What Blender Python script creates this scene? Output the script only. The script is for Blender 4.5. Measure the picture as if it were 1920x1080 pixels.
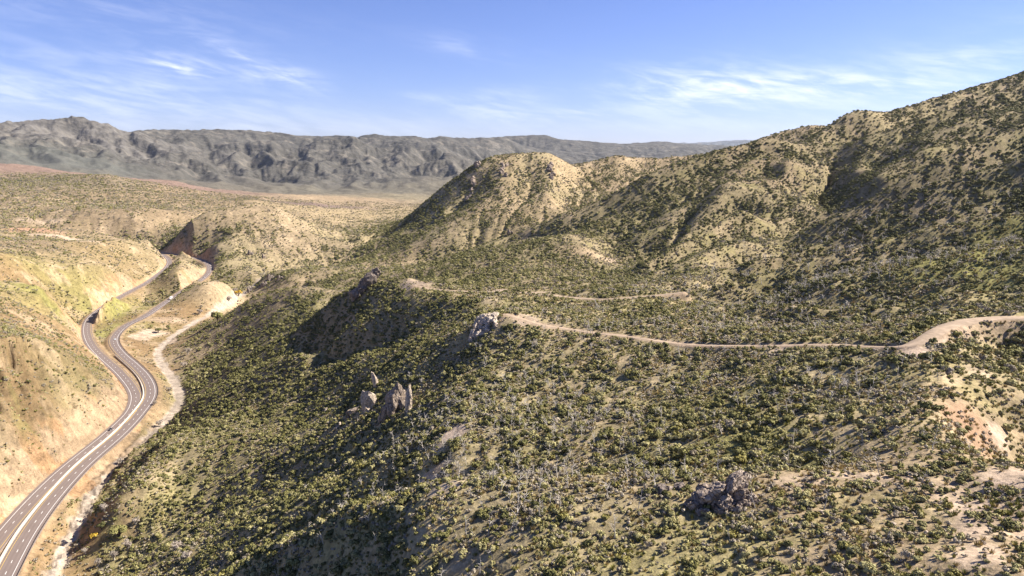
import bpy, bmesh, math, random
import numpy as np
from mathutils import Vector, Matrix

for o in list(bpy.data.objects):
    bpy.data.objects.remove(o)
S = bpy.context.scene
COL = S.collection
R = math.radians
rng = np.random.default_rng(11)

# ------------------------------------------------------------------ camera, sky, sun, exposure
FPX = 1371.0                       # focal length in pixels of the 1920 px wide photograph
PITCH = math.atan((540 - 285) / FPX)
cam_d = bpy.data.cameras.new('camera')
cam = bpy.data.objects.new('camera', cam_d)
COL.objects.link(cam)
cam_d.sensor_width = 36
cam_d.lens = 36 * FPX / 1920
cam_d.clip_start = 1
cam_d.clip_end = 120000
cam.location = (0, 0, 0)
cam.rotation_euler = (math.pi / 2 - PITCH, 0, 0)
S.camera = cam

HAZE = 1.0e-5
SUN_EL = R(42)
SUN_AZ = R(76)                     # clockwise from the view direction (+Y): from the right, slightly ahead
w = bpy.data.worlds.new("World")
S.world = w
w.use_nodes = True
WN, WL = w.node_tree.nodes, w.node_tree.links
WN.clear()
sun_d = bpy.data.lights.new('sun', 'SUN')
sun_d.energy = 5.0
sun_d.angle = R(0.5)
sun_d.color = (1.0, 0.93, 0.83)
sun = bpy.data.objects.new('sun', sun_d)
COL.objects.link(sun)
sdir = Vector((math.sin(SUN_AZ) * math.cos(SUN_EL), math.cos(SUN_AZ) * math.cos(SUN_EL), math.sin(SUN_EL)))
sun.rotation_euler = sdir.to_track_quat('Z', 'Y').to_euler()
sun.location = sdir * 1000
S.view_settings.view_transform = 'Standard'
S.view_settings.look = 'None'
S.view_settings.exposure = 1.27
S.view_settings.gamma = 1
S.cycles.max_bounces = 5
S.cycles.diffuse_bounces = 2
S.cycles.volume_bounces = 0
S.cycles.transparent_max_bounces = 8


class NB:
    """tiny node-tree writer"""
    def __init__(s, tree):
        s.t = tree

    def n(s, kind, **kw):
        x = s.t.nodes.new(kind)
        for k, v in kw.items():
            if k.startswith('i_'):
                key = k[2:]
                key = int(key) if key.isdigit() else key.replace('_', ' ')
                s.put(x.inputs[key], v)
            else:
                setattr(x, k, v)
        return x

    def put(s, sock, v):
        if isinstance(v, bpy.types.NodeSocket):
            s.t.links.new(v, sock)
        else:
            sock.default_value = v

    def math(s, op, a, b=0.0, c=0.0, clamp=False):
        x = s.t.nodes.new('ShaderNodeMath')
        x.operation = op
        x.use_clamp = clamp
        s.put(x.inputs[0], a)
        s.put(x.inputs[1], b)
        s.put(x.inputs[2], c)
        return x.outputs[0]

    def mix(s, f, a, b, mode='MIX'):
        x = s.t.nodes.new('ShaderNodeMix')
        x.data_type = 'RGBA'
        x.blend_type = mode
        s.put(x.inputs[0], f)
        s.put(x.inputs[6], a)
        s.put(x.inputs[7], b)
        return x.outputs[2]

    def ramp(s, f, stops):
        x = s.t.nodes.new('ShaderNodeValToRGB')
        e = x.color_ramp.elements
        while len(e) < len(stops):
            e.new(0.5)
        for k, (p, c) in enumerate(stops):
            e[k].position = p
            e[k].color = c if len(c) == 4 else (*c, 1)
        s.put(x.inputs[0], f)
        return x.outputs[0]

    def noise(s, vec, scale, detail=3, rough=0.55, dist=0.0):
        x = s.t.nodes.new('ShaderNodeTexNoise')
        s.put(x.inputs['Vector'], vec)
        x.inputs['Scale'].default_value = scale
        x.inputs['Detail'].default_value = detail
        x.inputs['Roughness'].default_value = rough
        x.inputs['Distortion'].default_value = dist
        return x.outputs[0]

    def smooth(s, v, lo, hi):
        x = s.t.nodes.new('ShaderNodeMapRange')
        x.interpolation_type = 'SMOOTHSTEP'
        s.put(x.inputs[0], v)
        x.inputs[1].default_value = lo
        x.inputs[2].default_value = hi
        return x.outputs[0]


# ------------------------------------------------------------------ picture <-> place
def ray(px, py):
    X = (px - 960) / FPX
    Y = (540 - py) / FPX
    c, s_ = math.cos(PITCH), math.sin(PITCH)
    v = np.array([X, c + Y * s_, -s_ + Y * c])
    return v


def az_te(px, py):
    v = ray(px, py)
    hr = math.hypot(v[0], v[1])
    return math.atan2(v[0], v[1]), v[2] / hr


def at_d(px, py, d):
    a, t = az_te(px, py)
    return np.array([d * math.sin(a), d * math.cos(a), d * t])


def at_z(px, py, z):
    v = ray(px, py)
    return v * (z / v[2])


# ------------------------------------------------------------------ sky
def build_sky():
    b = NB(w.node_tree)
    sky = b.n('ShaderNodeTexSky', sky_type='NISHITA')
    sky.sun_disc = False
    sky.sun_elevation = SUN_EL
    sky.sun_rotation = SUN_AZ
    sky.altitude = 1200
    sky.air_density = 1.0
    sky.dust_density = 0.3
    sky.ozone_density = 2.2
    tc = b.n('ShaderNodeTexCoord')
    sep = b.n('ShaderNodeSeparateXYZ')
    b.put(sep.inputs[0], tc.outputs['Generated'])
    x, y, z = sep.outputs
    az = b.math('ARCTAN2', x, y)
    hr = b.math('SQRT', b.math('ADD', b.math('MULTIPLY', x, x), b.math('MULTIPLY', y, y)))
    el = b.math('DIVIDE', z, b.math('MAXIMUM', hr, 0.01))
    # cirrus: streaky noise inside soft patches of the sky
    cv = b.n('ShaderNodeCombineXYZ')
    b.put(cv.inputs[0], b.math('MULTIPLY', az, 3.2))
    b.put(cv.inputs[1], b.math('ADD', b.math('MULTIPLY', el, 19.0), b.math('MULTIPLY', az, 2.2)))
    n1 = b.noise(cv.outputs[0], 2.3, 7, 0.62, 0.7)
    cv2 = b.n('ShaderNodeCombineXYZ')
    b.put(cv2.inputs[0], b.math('MULTIPLY', az, 9.0))
    b.put(cv2.inputs[1], b.math('ADD', b.math('MULTIPLY', el, 42.0), b.math('MULTIPLY', az, 10.0)))
    n2 = b.noise(cv2.outputs[0], 2.0, 6, 0.6, 0.4)
    nn = b.math('ADD', b.math('MULTIPLY', n1, 0.62), b.math('MULTIPLY', n2, 0.38))
    streak = b.smooth(nn, 0.40, 0.68)
    total = None
    for (px, py, rx, ry, tilt, amp) in CLOUDS:
        a0, e0 = az_te(px, py)
        da = b.math('SUBTRACT', az, a0)
        de = b.math('SUBTRACT', b.math('SUBTRACT', el, e0), b.math('MULTIPLY', da, tilt))
        q = b.math('ADD', b.math('POWER', b.math('ABSOLUTE', b.math('DIVIDE', da, rx / FPX)), 2.0),
                   b.math('POWER', b.math('ABSOLUTE', b.math('DIVIDE', de, ry / FPX)), 2.0))
        g = b.math('MULTIPLY', b.math('EXPONENT', b.math('MULTIPLY', q, -1.0)), amp)
        total = g if total is None else b.math('ADD', total, g)
    cl = b.math('MULTIPLY', total, b.math('ADD', b.math('MULTIPLY', streak, 0.8), 0.06), clamp=True)
    tint = b.mix(1.0, sky.outputs[0], SKY_TINT, 'MULTIPLY')
    col = b.mix(cl, tint, (9.6, 9.9, 11.2, 1))
    bg = b.n('ShaderNodeBackground')
    b.put(bg.inputs[0], col)
    bg.inputs[1].default_value = 0.055
    out = b.n('ShaderNodeOutputWorld')
    w.node_tree.links.new(bg.outputs[0], out.inputs[0])


SKY_TINT = (0.74, 0.77, 1.17, 1)
CLOUDS = [  # px, py, half width, half height, slope, strength
    (330, 125, 60, 17, -0.10, 0.95), (150, 110, 230, 30, -0.05, 0.22), (110, 172, 170, 22, -0.10, 0.5),
    (320, 170, 130, 11, -0.12, 0.45), (532, 142, 55, 16, -0.22, 0.85), (430, 95, 40, 10, -0.5, 0.5),
    (470, 120, 90, 30, -0.3, 0.3), (1310, 158, 130, 34, 0.0, 0.95), (1530, 160, 190, 24, 0.03, 0.72),
    (1700, 140, 200, 40, 0.1, 0.28), (930, 185, 100, 16, 0.05, 0.5), (890, 90, 90, 18, -0.15, 0.3),
    (950, 215, 80, 14, -0.1, 0.5), (790, 180, 30, 6, -0.1, 0.4), (1080, 212, 60, 10, 0, 0.4),
    (200, 20, 300, 36, -0.05, 0.18), (300, 215, 420, 36, -0.04, 0.28), (1400, 205, 260, 30, 0, 0.28),
    (1850, 110, 140, 50, 0.1, 0.2), (900, 240, 900, 20, 0, 0.15),
]
build_sky()


# ------------------------------------------------------------------ noise helpers (numpy)
def vhash(ix, iy, seed):
    h = (ix.astype(np.int64) * 374761393 + iy.astype(np.int64) * 668265263 + seed * 1274126177) & 0xFFFFFFFF
    h = ((h ^ (h >> 13)) * 1274126177) & 0xFFFFFFFF
    h = h ^ (h >> 16)
    return (h & 0xFFFF) / 32767.5 - 1.0


def vnoise(x, y, seed=0):
    ix = np.floor(x); iy = np.floor(y)
    fx = x - ix; fy = y - iy
    ux = fx * fx * fx * (fx * (fx * 6 - 15) + 10)
    uy = fy * fy * fy * (fy * (fy * 6 - 15) + 10)
    a = vhash(ix, iy, seed); b_ = vhash(ix + 1, iy, seed)
    c = vhash(ix, iy + 1, seed); d = vhash(ix + 1, iy + 1, seed)
    return (a * (1 - ux) + b_ * ux) * (1 - uy) + (c * (1 - ux) + d * ux) * uy


def fbm(x, y, seed=0, oct=4, gain=0.5):
    s = np.zeros_like(x); a = 1.0; tot = 0
    ca, sa = math.cos(0.6), math.sin(0.6)
    for k in range(oct):
        s += a * vnoise(x, y, seed + k * 17)
        tot += a
        x, y = (ca * x - sa * y) * 2.03 + 11.3, (sa * x + ca * y) * 2.03 - 7.7
        a *= gain
    return s / tot


def smoothstep(v, lo, hi):
    t = np.clip((v - lo) / (hi - lo), 0, 1)
    return t * t * (3 - 2 * t)


# ------------------------------------------------------------------ road lines (traced, laid on their own levels)
ROAD_Z = -230.0
LC_PX = [(200, 466), (245, 467), (275, 469), (293, 473.5), (310, 480), (318, 489), (315, 499), (302, 511), (277, 529), (245, 546), (214, 563), (186, 582),
         (168, 598), (162, 615), (165, 634), (176, 653), (195, 672), (220, 694), (242, 719), (253, 738), (253.5, 750), (250, 763),
         (242, 776), (220, 798), (189, 825), (157, 850), (126, 875), (94, 904), (63, 935), (31, 970), (0, 1007), (-40, 1060), (-75, 1110), (-130, 1200)]
RC_PX = [(300, 474), (325, 477), (359, 483), (378, 488), (390, 496), (392, 507), (381, 521), (346, 543), (308, 568), (271, 593), (236, 610),
         (217, 628), (214, 643), (227, 662), (252, 684), (271, 703), (282, 722), (284, 738), (279, 752), (267, 768), (249, 790),
         (220, 819), (189, 845), (157, 873), (132, 899), (105, 930), (80, 962), (54, 1000), (33, 1037), (12, 1078), (-18, 1135), (-60, 1230)]
DIRT_PX = [(950, 589, 415), (973, 595, 412), (994, 604, 408), (1020, 611, 403), (1061, 616, 398), (1105, 623, 388), (1163, 629, 375),
           (1221, 637, 360), (1288, 646, 344), (1380, 648, 326), (1447, 648, 315), (1547, 645, 300), (1613, 648, 288),
           (1680, 652, 272), (1713, 650, 268), (1737, 637, 276), (1763, 618, 290), (1797, 604, 305), (1847, 596, 318), (1920, 595, 322), (2060, 600, 330)]
TRKA_PX = [(778, 535, 600), (795, 540, 595), (816, 543, 588), (857, 546, 575), (915, 547, 560), (956, 549, 548), (1002, 548, 545), (1050, 547, 546), (1085, 546, 550)]
TRKB_PX = [(1002, 550, 540), (1064, 557, 515), (1105, 561, 500), (1148, 561, 492), (1192, 557, 490), (1250, 552, 492), (1280, 548, 495)]
WASH_PX = [(640, 500), (560, 512), (500, 528), (455, 552), (420, 578), (370, 602), (334, 625), (312, 640), (297, 659), (302, 681), (321, 706), (336, 733), (336, 758), (302, 800), (252, 843),
           (220, 870), (189, 907), (170, 940), (150, 980), (126, 1015), (110, 1060), (90, 1120)]


def spline(P, step):
    """Catmull-Rom through 3-D points, resampled about every `step` metres"""
    P = np.asarray(P, float)
    Q = np.vstack([2 * P[0] - P[1], P, 2 * P[-1] - P[-2]])
    out = []
    for i in range(1, len(Q) - 2):
        L = np.linalg.norm(Q[i + 1] - Q[i])
        n = max(2, int(L / step * 2))
        t = np.linspace(0, 1, n, endpoint=False)[:, None]
        a, b_, c, d = Q[i - 1], Q[i], Q[i + 1], Q[i + 2]
        out.append(0.5 * ((2 * b_) + (-a + c) * t + (2 * a - 5 * b_ + 4 * c - d) * t ** 2 + (-a + 3 * b_ - 3 * c + d) * t ** 3))
    out = np.vstack(out + [P[-1:]])
    for _ in range(2):                                   # even out and smooth
        s = np.concatenate([[0], np.cumsum(np.linalg.norm(np.diff(out[:, :2], axis=0), axis=1))])
        u = np.linspace(0, s[-1], max(3, int(s[-1] / step)))
        out = np.stack([np.interp(u, s, out[:, k]) for k in range(3)], 1)
        for _ in range(6):
            out[1:-1] = 0.25 * out[:-2] + 0.5 * out[1:-1] + 0.25 * out[2:]
    return out


LC = spline([at_z(x, y, ROAD_Z) for x, y in LC_PX], 4.0)
RC = spline([at_z(x, y, ROAD_Z) for x, y in RC_PX], 4.0)
WASH = spline([at_z(x, y, -239.0) for x, y in WASH_PX], 5.0)
DIRT = spline([at_d(*p) for p in DIRT_PX], 3.0)
TRKA = spline([at_d(*p) for p in TRKA_PX], 4.0)
TRKB = spline([at_d(*p) for p in TRKB_PX], 4.0)

# ------------------------------------------------------------------ terrain skeleton: crests, valleys and slopes
CP = []                                                  # az, ln d, tan(elev)


def vis(*pts):
    """a crest or valley line through points seen in the photograph (px, py, range)"""
    P = [(az_te(x, y)[0], math.log(d), az_te(x, y)[1]) for x, y, d in pts]
    put_line(P)


def hid(*pts):
    """ground out of sight or off to the sides: (px, range, height)"""
    P = [(az_te(x, 285)[0], math.log(d), z / d) for x, d, z in pts]
    put_line(P)


def lone(*pts):
    for p in pts:
        hid(p)


def put_line(P, gap=None):
    CP.append(P[0])
    for a, b_ in zip(P[:-1], P[1:]):
        L = math.hypot(b_[0] - a[0], b_[1] - a[1])
        n = max(1, int(round(L / (gap or 0.022 if 5.6 < a[1] < 7.7 else 0.04))))
        for k in range(1, n + 1):
            t = k / n
            CP.append(tuple(a[j] + (b_[j] - a[j]) * t for j in range(3)))


def ground_line(P3, every):
    for p in P3[::every]:
        d = math.hypot(p[0], p[1])
        CP.append((math.atan2(p[0], p[1]), math.log(d), p[2] / d))


ground_line(LC, 6); ground_line(RC, 6); ground_line(WASH, 6)
ground_line(DIRT, 8); ground_line(TRKA, 6); ground_line(TRKB, 6)

for p_ in RC[::10]:
    q_ = LC[np.argmin(((LC[:, :2] - p_[:2]) ** 2).sum(1))]
    gap_ = np.linalg.norm(q_[:2] - p_[:2])
    if 25 < gap_ < 130:
        for t_ in (.33, .66) if gap_ > 60 else (.5,):
            m_ = p_ + (q_ - p_) * t_
            if np.hypot(m_[0], m_[1]) < 1230:
                ground_line(np.array([m_ + np.array((0, 0, -.5))]), 1)
def spur(pts, foot, fd, bd, drop_):
    """a crest seen against what lies behind it, its steep near face and the hollow at its back"""
    for q in (pts, [(x, y + foot, d * fd) for x, y, d in pts]):
        put_line([(az_te(x, y)[0], math.log(d), az_te(x, y)[1]) for x, y, d in q], 0.0115)
    P = []
    for x, y, d in pts:
        a, t = az_te(x, y)
        P.append((a, math.log(d * bd), t - drop_))
    put_line(P, 0.0115)


# near ridge across the bottom
vis((1980, 900, 150), (1800, 850, 172), (1680, 870, 165), (1550, 880, 160), (1350, 885, 158), (1100, 892, 163), (830, 905, 172), (650, 960, 200), (480, 1040, 275))
vis((1713, 668, 262), (1745, 740, 225), (1770, 800, 195), (1740, 850, 172))
vis((1920, 1080, 108), (1600, 1080, 112), (1300, 1080, 116), (960, 1080, 124), (760, 1080, 142), (560, 1080, 205), (430, 1080, 290))
for q_ in ((180, 1075, -238), (240, 1065, -233), (320, 1060, -214), (240, 1010, -228), (130, 1120, -238), (300, 1120, -218)):
    p_ = at_z(*q_)
    vis((q_[0], q_[1], math.hypot(p_[0], p_[1])))
vis((1600, 980, 134), (1300, 990, 134), (1000, 985, 138), (780, 990, 155))
vis((1830, 930, 148), (1880, 1030, 118))
lone((960, 60, -72), (1500, 60, -64), (1900, 60, -66), (500, 70, -95), (200, 110, -150), (2300, 70, -75), (-300, 200, -205))
lone((960, 22, -66), (200, 22, -70), (1800, 22, -66), (2600, 22, -68), (-700, 22, -72))
# right gully
vis((1935, 760, 250), (1900, 690, 285), (1875, 640, 315))
hid((1960, 200, -79), (2050, 200, -84), (2100, 270, -84))
vis((1980, 640, 300),)
# bowl beyond the near ridge
hid((1550, 183, -82), (1350, 182, -86), (1100, 190, -95), (830, 205, -108), (650, 240, -132), (500, 310, -168))
vis((1600, 800, 207), (1600, 720, 250), (1600, 680, 268))
vis((1650, 760, 228), (1690, 700, 250))
vis((1300, 850, 210), (1300, 780, 250), (1300, 710, 298), (1300, 675, 325))
vis((1480, 760, 238), (1520, 700, 265))
vis((1000, 860, 240), (1000, 790, 280), (1000, 710, 340), (1000, 650, 380))
vis((850, 850, 262), (850, 780, 310), (850, 700, 395))
vis((690, 775, 420), (690, 740, 445))
vis((720, 812, 372), (640, 826, 408), (560, 846, 440), (480, 866, 468), (400, 884, 490), (330, 905, 498))
vis((720, 850, 345), (640, 872, 376), (560, 898, 404), (480, 922, 430), (410, 948, 446), (340, 968, 458))
vis((660, 905, 312), (580, 935, 336), (500, 968, 360), (430, 1000, 380), (350, 1030, 404))
vis((650, 770, 462), (560, 790, 505), (480, 800, 535), (400, 812, 560))
vis((650, 745, 490), (570, 758, 535), (500, 770, 560), (420, 782, 600))
vis((300, 870, 525), (300, 830, 570))
vis((222, 950, 478), (250, 900, 505), (290, 850, 565))
# crest from the rubble knoll down to the wash
vis((962, 585, 418), (910, 598, 425), (860, 622, 440), (800, 642, 475), (700, 666, 530), (600, 690, 585), (520, 705, 615), (430, 730, 650), (365, 750, 680))
# bowl behind it
hid((900, 462, -107), (800, 512, -124), (700, 551, -149), (600, 598, -166), (530, 650, -190))
vis((800, 590, 540), (700, 625, 572), (640, 640, 588), (600, 655, 612), (550, 668, 645), (500, 680, 695))
vis((780, 560, 568), (700, 585, 602), (640, 605, 652), (580, 630, 690))
# second ridge with the dark outcrop
vis((752, 524, 640), (690, 527, 690), (640, 552, 720), (610, 588, 745), (560, 610, 765), (480, 650, 765), (420, 685, 770))
vis((590, 570, 800), (500, 605, 840), (440, 640, 860))
vis((470, 560, 1000), (520, 545, 950), (560, 540, 900))
lone((700, 720, -145), (640, 760, -180), (760, 760, -150), (850, 660, -132), (950, 650, -128), (1050, 620, -122))
lone((620, 1000, -205), (700, 950, -185))
# ground above the track, slopes behind
vis((700, 512, 1150), (760, 510, 1050), (850, 524, 830), (950, 532, 720), (1050, 536, 660))
vis((1140, 512, 800), (1100, 470, 900), (1060, 440, 980), (980, 452, 1040), (900, 475, 1080), (800, 505, 1080), (720, 515, 1120))
vis((1160, 530, 680), (1180, 500, 860), (1200, 480, 930))
vis((1000, 490, 870), (950, 510, 800))
vis((930, 450, 1120), (860, 480, 1180), (780, 500, 1180))
# main left-hand spur of the right-hand mountain
vis((1420, 300, 1200), (1330, 352, 1110), (1250, 402, 1030), (1200, 445, 970), (1180, 485, 920))
vis((1380, 330, 1140), (1310, 380, 1050), (1275, 440, 960), (1245, 490, 890))
vis((1120, 420, 1070), (1150, 455, 1000), (1170, 500, 880))
vis((1320, 490, 700), (1260, 520, 640), (1300, 530, 580))
hid((1250, 690, -108), (1320, 720, -98), (1400, 790, -92))
# gully and spurs to the right
vis((1500, 268, 1420), (1540, 247, 1440), (1580, 224, 1470), (1612, 207, 1500), (1650, 213, 1560), (1700, 200, 1620), (1760, 180, 1680), (1850, 160, 1760), (1925, 136, 1820), (2050, 110, 1850))
vis((1440, 256, 1950), (1500, 240, 1960), (1545, 238, 1980), (1580, 252, 2000))
hid((1480, 1650, -20), (1600, 1720, 20), (1700, 1800, 60))
lone((1640, 2100, 20), (1800, 2200, 80))
vis((1560, 275, 1330), (1600, 300, 1220), (1640, 320, 1130))
vis((1700, 300, 1100), (1720, 260, 1180), (1800, 225, 1240))
vis((1850, 470, 500), (1700, 500, 490), (1550, 530, 480))
vis((1100, 580, 480), (1000, 575, 490), (900, 570, 510))
vis((1860, 580, 335), (1760, 600, 315), (1690, 625, 300), (1600, 628, 312), (1450, 628, 335), (1300, 628, 360))
# near faces just under the crests, and the deep side gully
vis((1284, 380, 1045), (1272, 415, 995), (1260, 450, 940), (1254, 470, 905))
vis((1350, 345, 1070), (1345, 372, 1005))
vis((1305, 395, 1000), (1292, 425, 945), (1275, 450, 900))
spur([(1447, 259, 1300), (1400, 268, 1280), (1356, 279, 1250), (1317, 292, 1225), (1285, 304, 1205), (1225, 322, 1180), (1186, 343, 1165), (1134, 372, 1150), (1093, 390, 1135), (1054, 404, 1125), (1000, 426, 1120), (960, 441, 1130)], 34, .965, 1.12, .06)
spur([(1930, 152, 1500), (1843, 184, 1420), (1750, 216, 1360), (1680, 240, 1320), (1621, 257, 1290)], 24, .968, 1.08, .03)
spur([(1930, 232, 1000), (1807, 274, 930), (1702, 330, 880), (1614, 382, 850), (1540, 420, 830)], 34, .974, 1.08, .035)
spur([(1930, 290, 800), (1737, 347, 760), (1667, 392, 735), (1561, 448, 700), (1473, 474, 670), (1400, 500, 640)], 40, .970, 1.08, .035)
spur([(1940, 402, 600), (1800, 422, 590), (1702, 438, 580), (1579, 474, 560), (1450, 510, 540), (1340, 545, 515)], 30, .976, 1.07, .026)
spur([(1390, 392, 940), (1317, 436, 850), (1265, 462, 800), (1210, 494, 750)], 26, .973, 1.06, .012)
spur([(1900, 540, 400), (1780, 558, 390), (1713, 575, 388), (1613, 582, 400), (1500, 580, 415), (1413, 578, 428)], 24, .968, 1.06, .014)
vis((1350, 579, 438), (1280, 582, 442), (1180, 602, 432))
vis((1480, 300, 1180), (1460, 340, 1110), (1430, 378, 1020))
vis((1572, 300, 1260), (1560, 330, 1190), (1548, 385, 1080), (1540, 402, 1020))
vis((1612, 290, 1210), (1600, 330, 1110), (1585, 380, 1000))
vis((1430, 311, 1190), (1470, 350, 1110), (1519, 385, 1020))
vis((1740, 280, 1080), (1690, 300, 1090), (1650, 330, 1010))
# middle hill
vis((1290, 303, 2150), (1262, 294, 2120), (1240, 301, 2090), (1222, 298, 2070), (1195, 300, 2040), (1166, 292, 2020), (1140, 299, 2000), (1112, 311, 1960), (1090, 319, 1920), (1070, 308, 1860), (1050, 297, 1820), (1010, 288, 1800), (960, 291, 1810), (930, 295, 1810), (895, 306, 1810),
    (860, 328, 1830), (820, 356, 1850), (770, 398, 1880), (720, 436, 1900), (640, 470, 1850))
vis((985, 292, 1790), (960, 330, 1680), (935, 370, 1580), (900, 400, 1500))
vis((1040, 300, 1780), (1035, 330, 1700), (1025, 350, 1640), (1050, 390, 1500))
vis((900, 320, 1740), (880, 360, 1680), (850, 395, 1620), (800, 425, 1560), (740, 462, 1500), (690, 482, 1480))
vis((1000, 340, 1690), (990, 380, 1560))
vis((1166, 294, 2010), (1158, 320, 1900), (1130, 352, 1760), (1095, 385, 1600))
vis((1090, 321, 1910), (1080, 345, 1790), (1066, 375, 1640), (1050, 395, 1520))
vis((1222, 300, 2060), (1215, 318, 1960))
vis((1195, 303, 2030), (1185, 325, 1900))
lone((1000, 1300, -165), (1100, 1330, -150), (1200, 1400, -130), (1300, 1550, -90), (900, 1320, -190), (800, 1330, -200))
vis((880, 420, 1450), (820, 450, 1400), (760, 480, 1380))
lone((960, 2300, -160), (1100, 2400, -150), (800, 2400, -215), (1300, 2400, -140), (1500, 2500, -60), (1900, 2600, 100), (2300, 2000, 180))
vis((690, 470, 1620), (640, 450, 1800), (700, 440, 1950))
# left side
vis((-60, 1000, 480), (-30, 940, 500), (0, 960, 492))
vis((20, 900, 525), (60, 860, 548), (120, 830, 572), (190, 790, 600))
vis((0, 850, 535), (20, 760, 590), (55, 680, 640), (120, 690, 660), (180, 715, 675), (225, 740, 668))
vis((0, 650, 650), (60, 645, 680), (110, 650, 735), (140, 660, 780))
vis((-150, 700, 560), (-120, 640, 660))
vis((0, 600, 800), (60, 605, 850), (120, 605, 920))
vis((0, 560, 930), (60, 555, 1000), (100, 540, 1080))
vis((135, 590, 990), (170, 555, 1130), (220, 500, 1430), (250, 478, 1600))
vis((0, 500, 1180), (80, 500, 1240), (150, 490, 1360), (190, 470, 1500), (240, 462, 1620), (285, 468, 1660))
vis((0, 455, 1500), (100, 450, 1650), (200, 455, 1720))
vis((335, 483, 1560), (345, 500, 1440), (350, 520, 1340))
vis((410, 490, 1560), (440, 500, 1520), (470, 510, 1450), (505, 515, 1350), (540, 520, 1280))
vis((430, 530, 1270), (400, 550, 1200))
# rounded hill beyond the bends
vis((300, 440, 1800), (380, 402, 1880), (450, 388, 1930), (500, 385, 1960), (540, 400, 1950), (600, 430, 1900), (650, 462, 1840), (680, 480, 1790))
vis((440, 440, 1760), (520, 450, 1720), (580, 470, 1680), (620, 490, 1620))
vis((350, 455, 1750), (420, 470, 1650))
vis((0, 400, 2300), (120, 405, 2200), (250, 410, 2100), (330, 400, 2200))
vis((40, 430, 1800), (170, 432, 1850))
hid((450, 2150, -195), (550, 2150, -225), (650, 2150, -235), (300, 2150, -190))
vis((190, 382, 2500), (250, 376, 2600), (300, 385, 2500))
vis((0, 345, 3000), (100, 340, 3000), (200, 330, 3050), (260, 350, 2950), (330, 365, 2900), (420, 375, 2800), (470, 378, 2700))
vis((-80, 305, 3700), (0, 311, 3700), (60, 312, 3650), (110, 322, 3550), (160, 333, 3450))
vis((280, 340, 3500), (330, 342, 3600), (380, 352, 3550), (420, 366, 3400))
hid((100, 4200, -180), (300, 4200, -220), (-200, 4200, -120))
vis((520, 370, 3400), (600, 372, 3600), (680, 378, 3400), (740, 385, 3200))
vis((530, 380, 3000), (600, 390, 2900), (660, 400, 2700), (690, 420, 2400))
vis((560, 400, 2500), (620, 415, 2350))
# valley floor and far range
vis((420, 362, 4600), (520, 362, 4800), (650, 362, 4900), (760, 360, 5000))
vis((450, 345, 6000), (600, 350, 5800), (720, 348, 6000), (800, 340, 6300))
vis((0, 305, 5200), (150, 318, 5300), (300, 335, 5400))
vis((0, 275, 6800), (60, 280, 6600), (120, 285, 6400), (200, 300, 6300), (260, 310, 6200))
FAR = [(-200, 262, 9000), (-60, 268, 8600), (0, 257, 8600), (30, 249, 8500), (75, 247, 8400), (108, 239, 8200), (130, 231, 8100), (160, 231, 8100), (185, 244, 8150), (212, 257, 8300), (250, 251, 9000), (310, 249, 9200),
       (380, 248, 9400), (450, 250, 9500), (515, 252, 9500), (560, 257, 9500), (640, 259, 9500), (720, 258, 9400), (800, 259, 9600), (900, 262, 9800), (950, 262, 10200)]
vis(*FAR)
hid(*[(x, d * 1.18, -120) for x, y, d in FAR])
vis((320, 270, 8300), (420, 275, 8200), (480, 272, 8000), (560, 276, 8000), (660, 268, 8100), (740, 276, 8200), (850, 285, 8400))
vis((300, 300, 7200), (360, 305, 7000), (450, 320, 6800), (560, 322, 6600), (640, 318, 6700), (700, 330, 6700), (780, 325, 7000))
vis((150, 262, 7500), (160, 290, 6700))
# rib lines of the far range, crest to foot
for x0, y0, x1, y1 in ((350, 282, 330, 340), (440, 280, 420, 345), (520, 282, 500, 345), (590, 283, 575, 345), (665, 272, 690, 345), (750, 285, 745, 345), (830, 290, 830, 335)):
    for t in (0, .25, .5, .75):
        vis((x0 + (x1 - x0) * t, y0 + (y1 - y0) * t - 5, 8000 - 1900 * t))
    for t in (0.1, .35, .6, .85):
        vis((x0 + 40 + (x1 - x0) * t, y0 + (y1 - y0) * t + 5, 8000 - 1900 * t + 450 * (1 - t)))
MESA = [(820, 268, 12500), (930, 264, 12500), (945, 258, 12700), (965, 255, 12800), (1025, 252, 13000), (1046, 263, 13200), (1105, 265, 13500), (1120, 270, 13600), (1175, 273, 14000), (1222, 265, 14000), (1242, 273, 14500), (1300, 275, 15000),
        (1380, 280, 15500), (1500, 280, 16000)]
vis(*MESA)
hid(*[(x, d * 1.2, -200) for x, y, d in MESA])
vis((800, 330, 7500), (900, 320, 8500), (1000, 310, 9500), (1100, 300, 10500), (1250, 295, 11500))
vis((960, 285, 11000), (1100, 285, 12000))
RIM = [(700, 280, 23000), (1000, 276, 23000), (1180, 273, 22000), (1235, 270, 22000), (1300, 269, 22500), (1360, 266, 23000), (1390, 264, 24000), (1450, 266, 25000), (1700, 266, 25000), (2100, 268, 25000)]
vis(*RIM)
hid(*[(x, d * 1.25, -400) for x, y, d in RIM])
lone((-900, 400, -200), (-900, 1500, -150), (-900, 4000, -100), (-900, 9000, 150), (-900, 25000, 0), (2900, 150, -70), (2900, 500, 20), (2900, 1500, 250), (2900, 4000, 200), (2900, 12000, 0), (2900, 25000, 0),
    (960, 25000, 200), (400, 20000, 100), (0, 20000, 100))
lone((-3000, 300, -200), (-3000, 6000, -50), (6000, 300, 0), (6000, 4000, 150))

CP = np.array(CP)
A0, A1 = -R(50), R(50)
D0, D1 = 22.0, 30000.0
NA, ND = 580, 700
ga = np.linspace(A0, A1, NA)
gl = np.linspace(math.log(D0), math.log(D1), ND)


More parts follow.
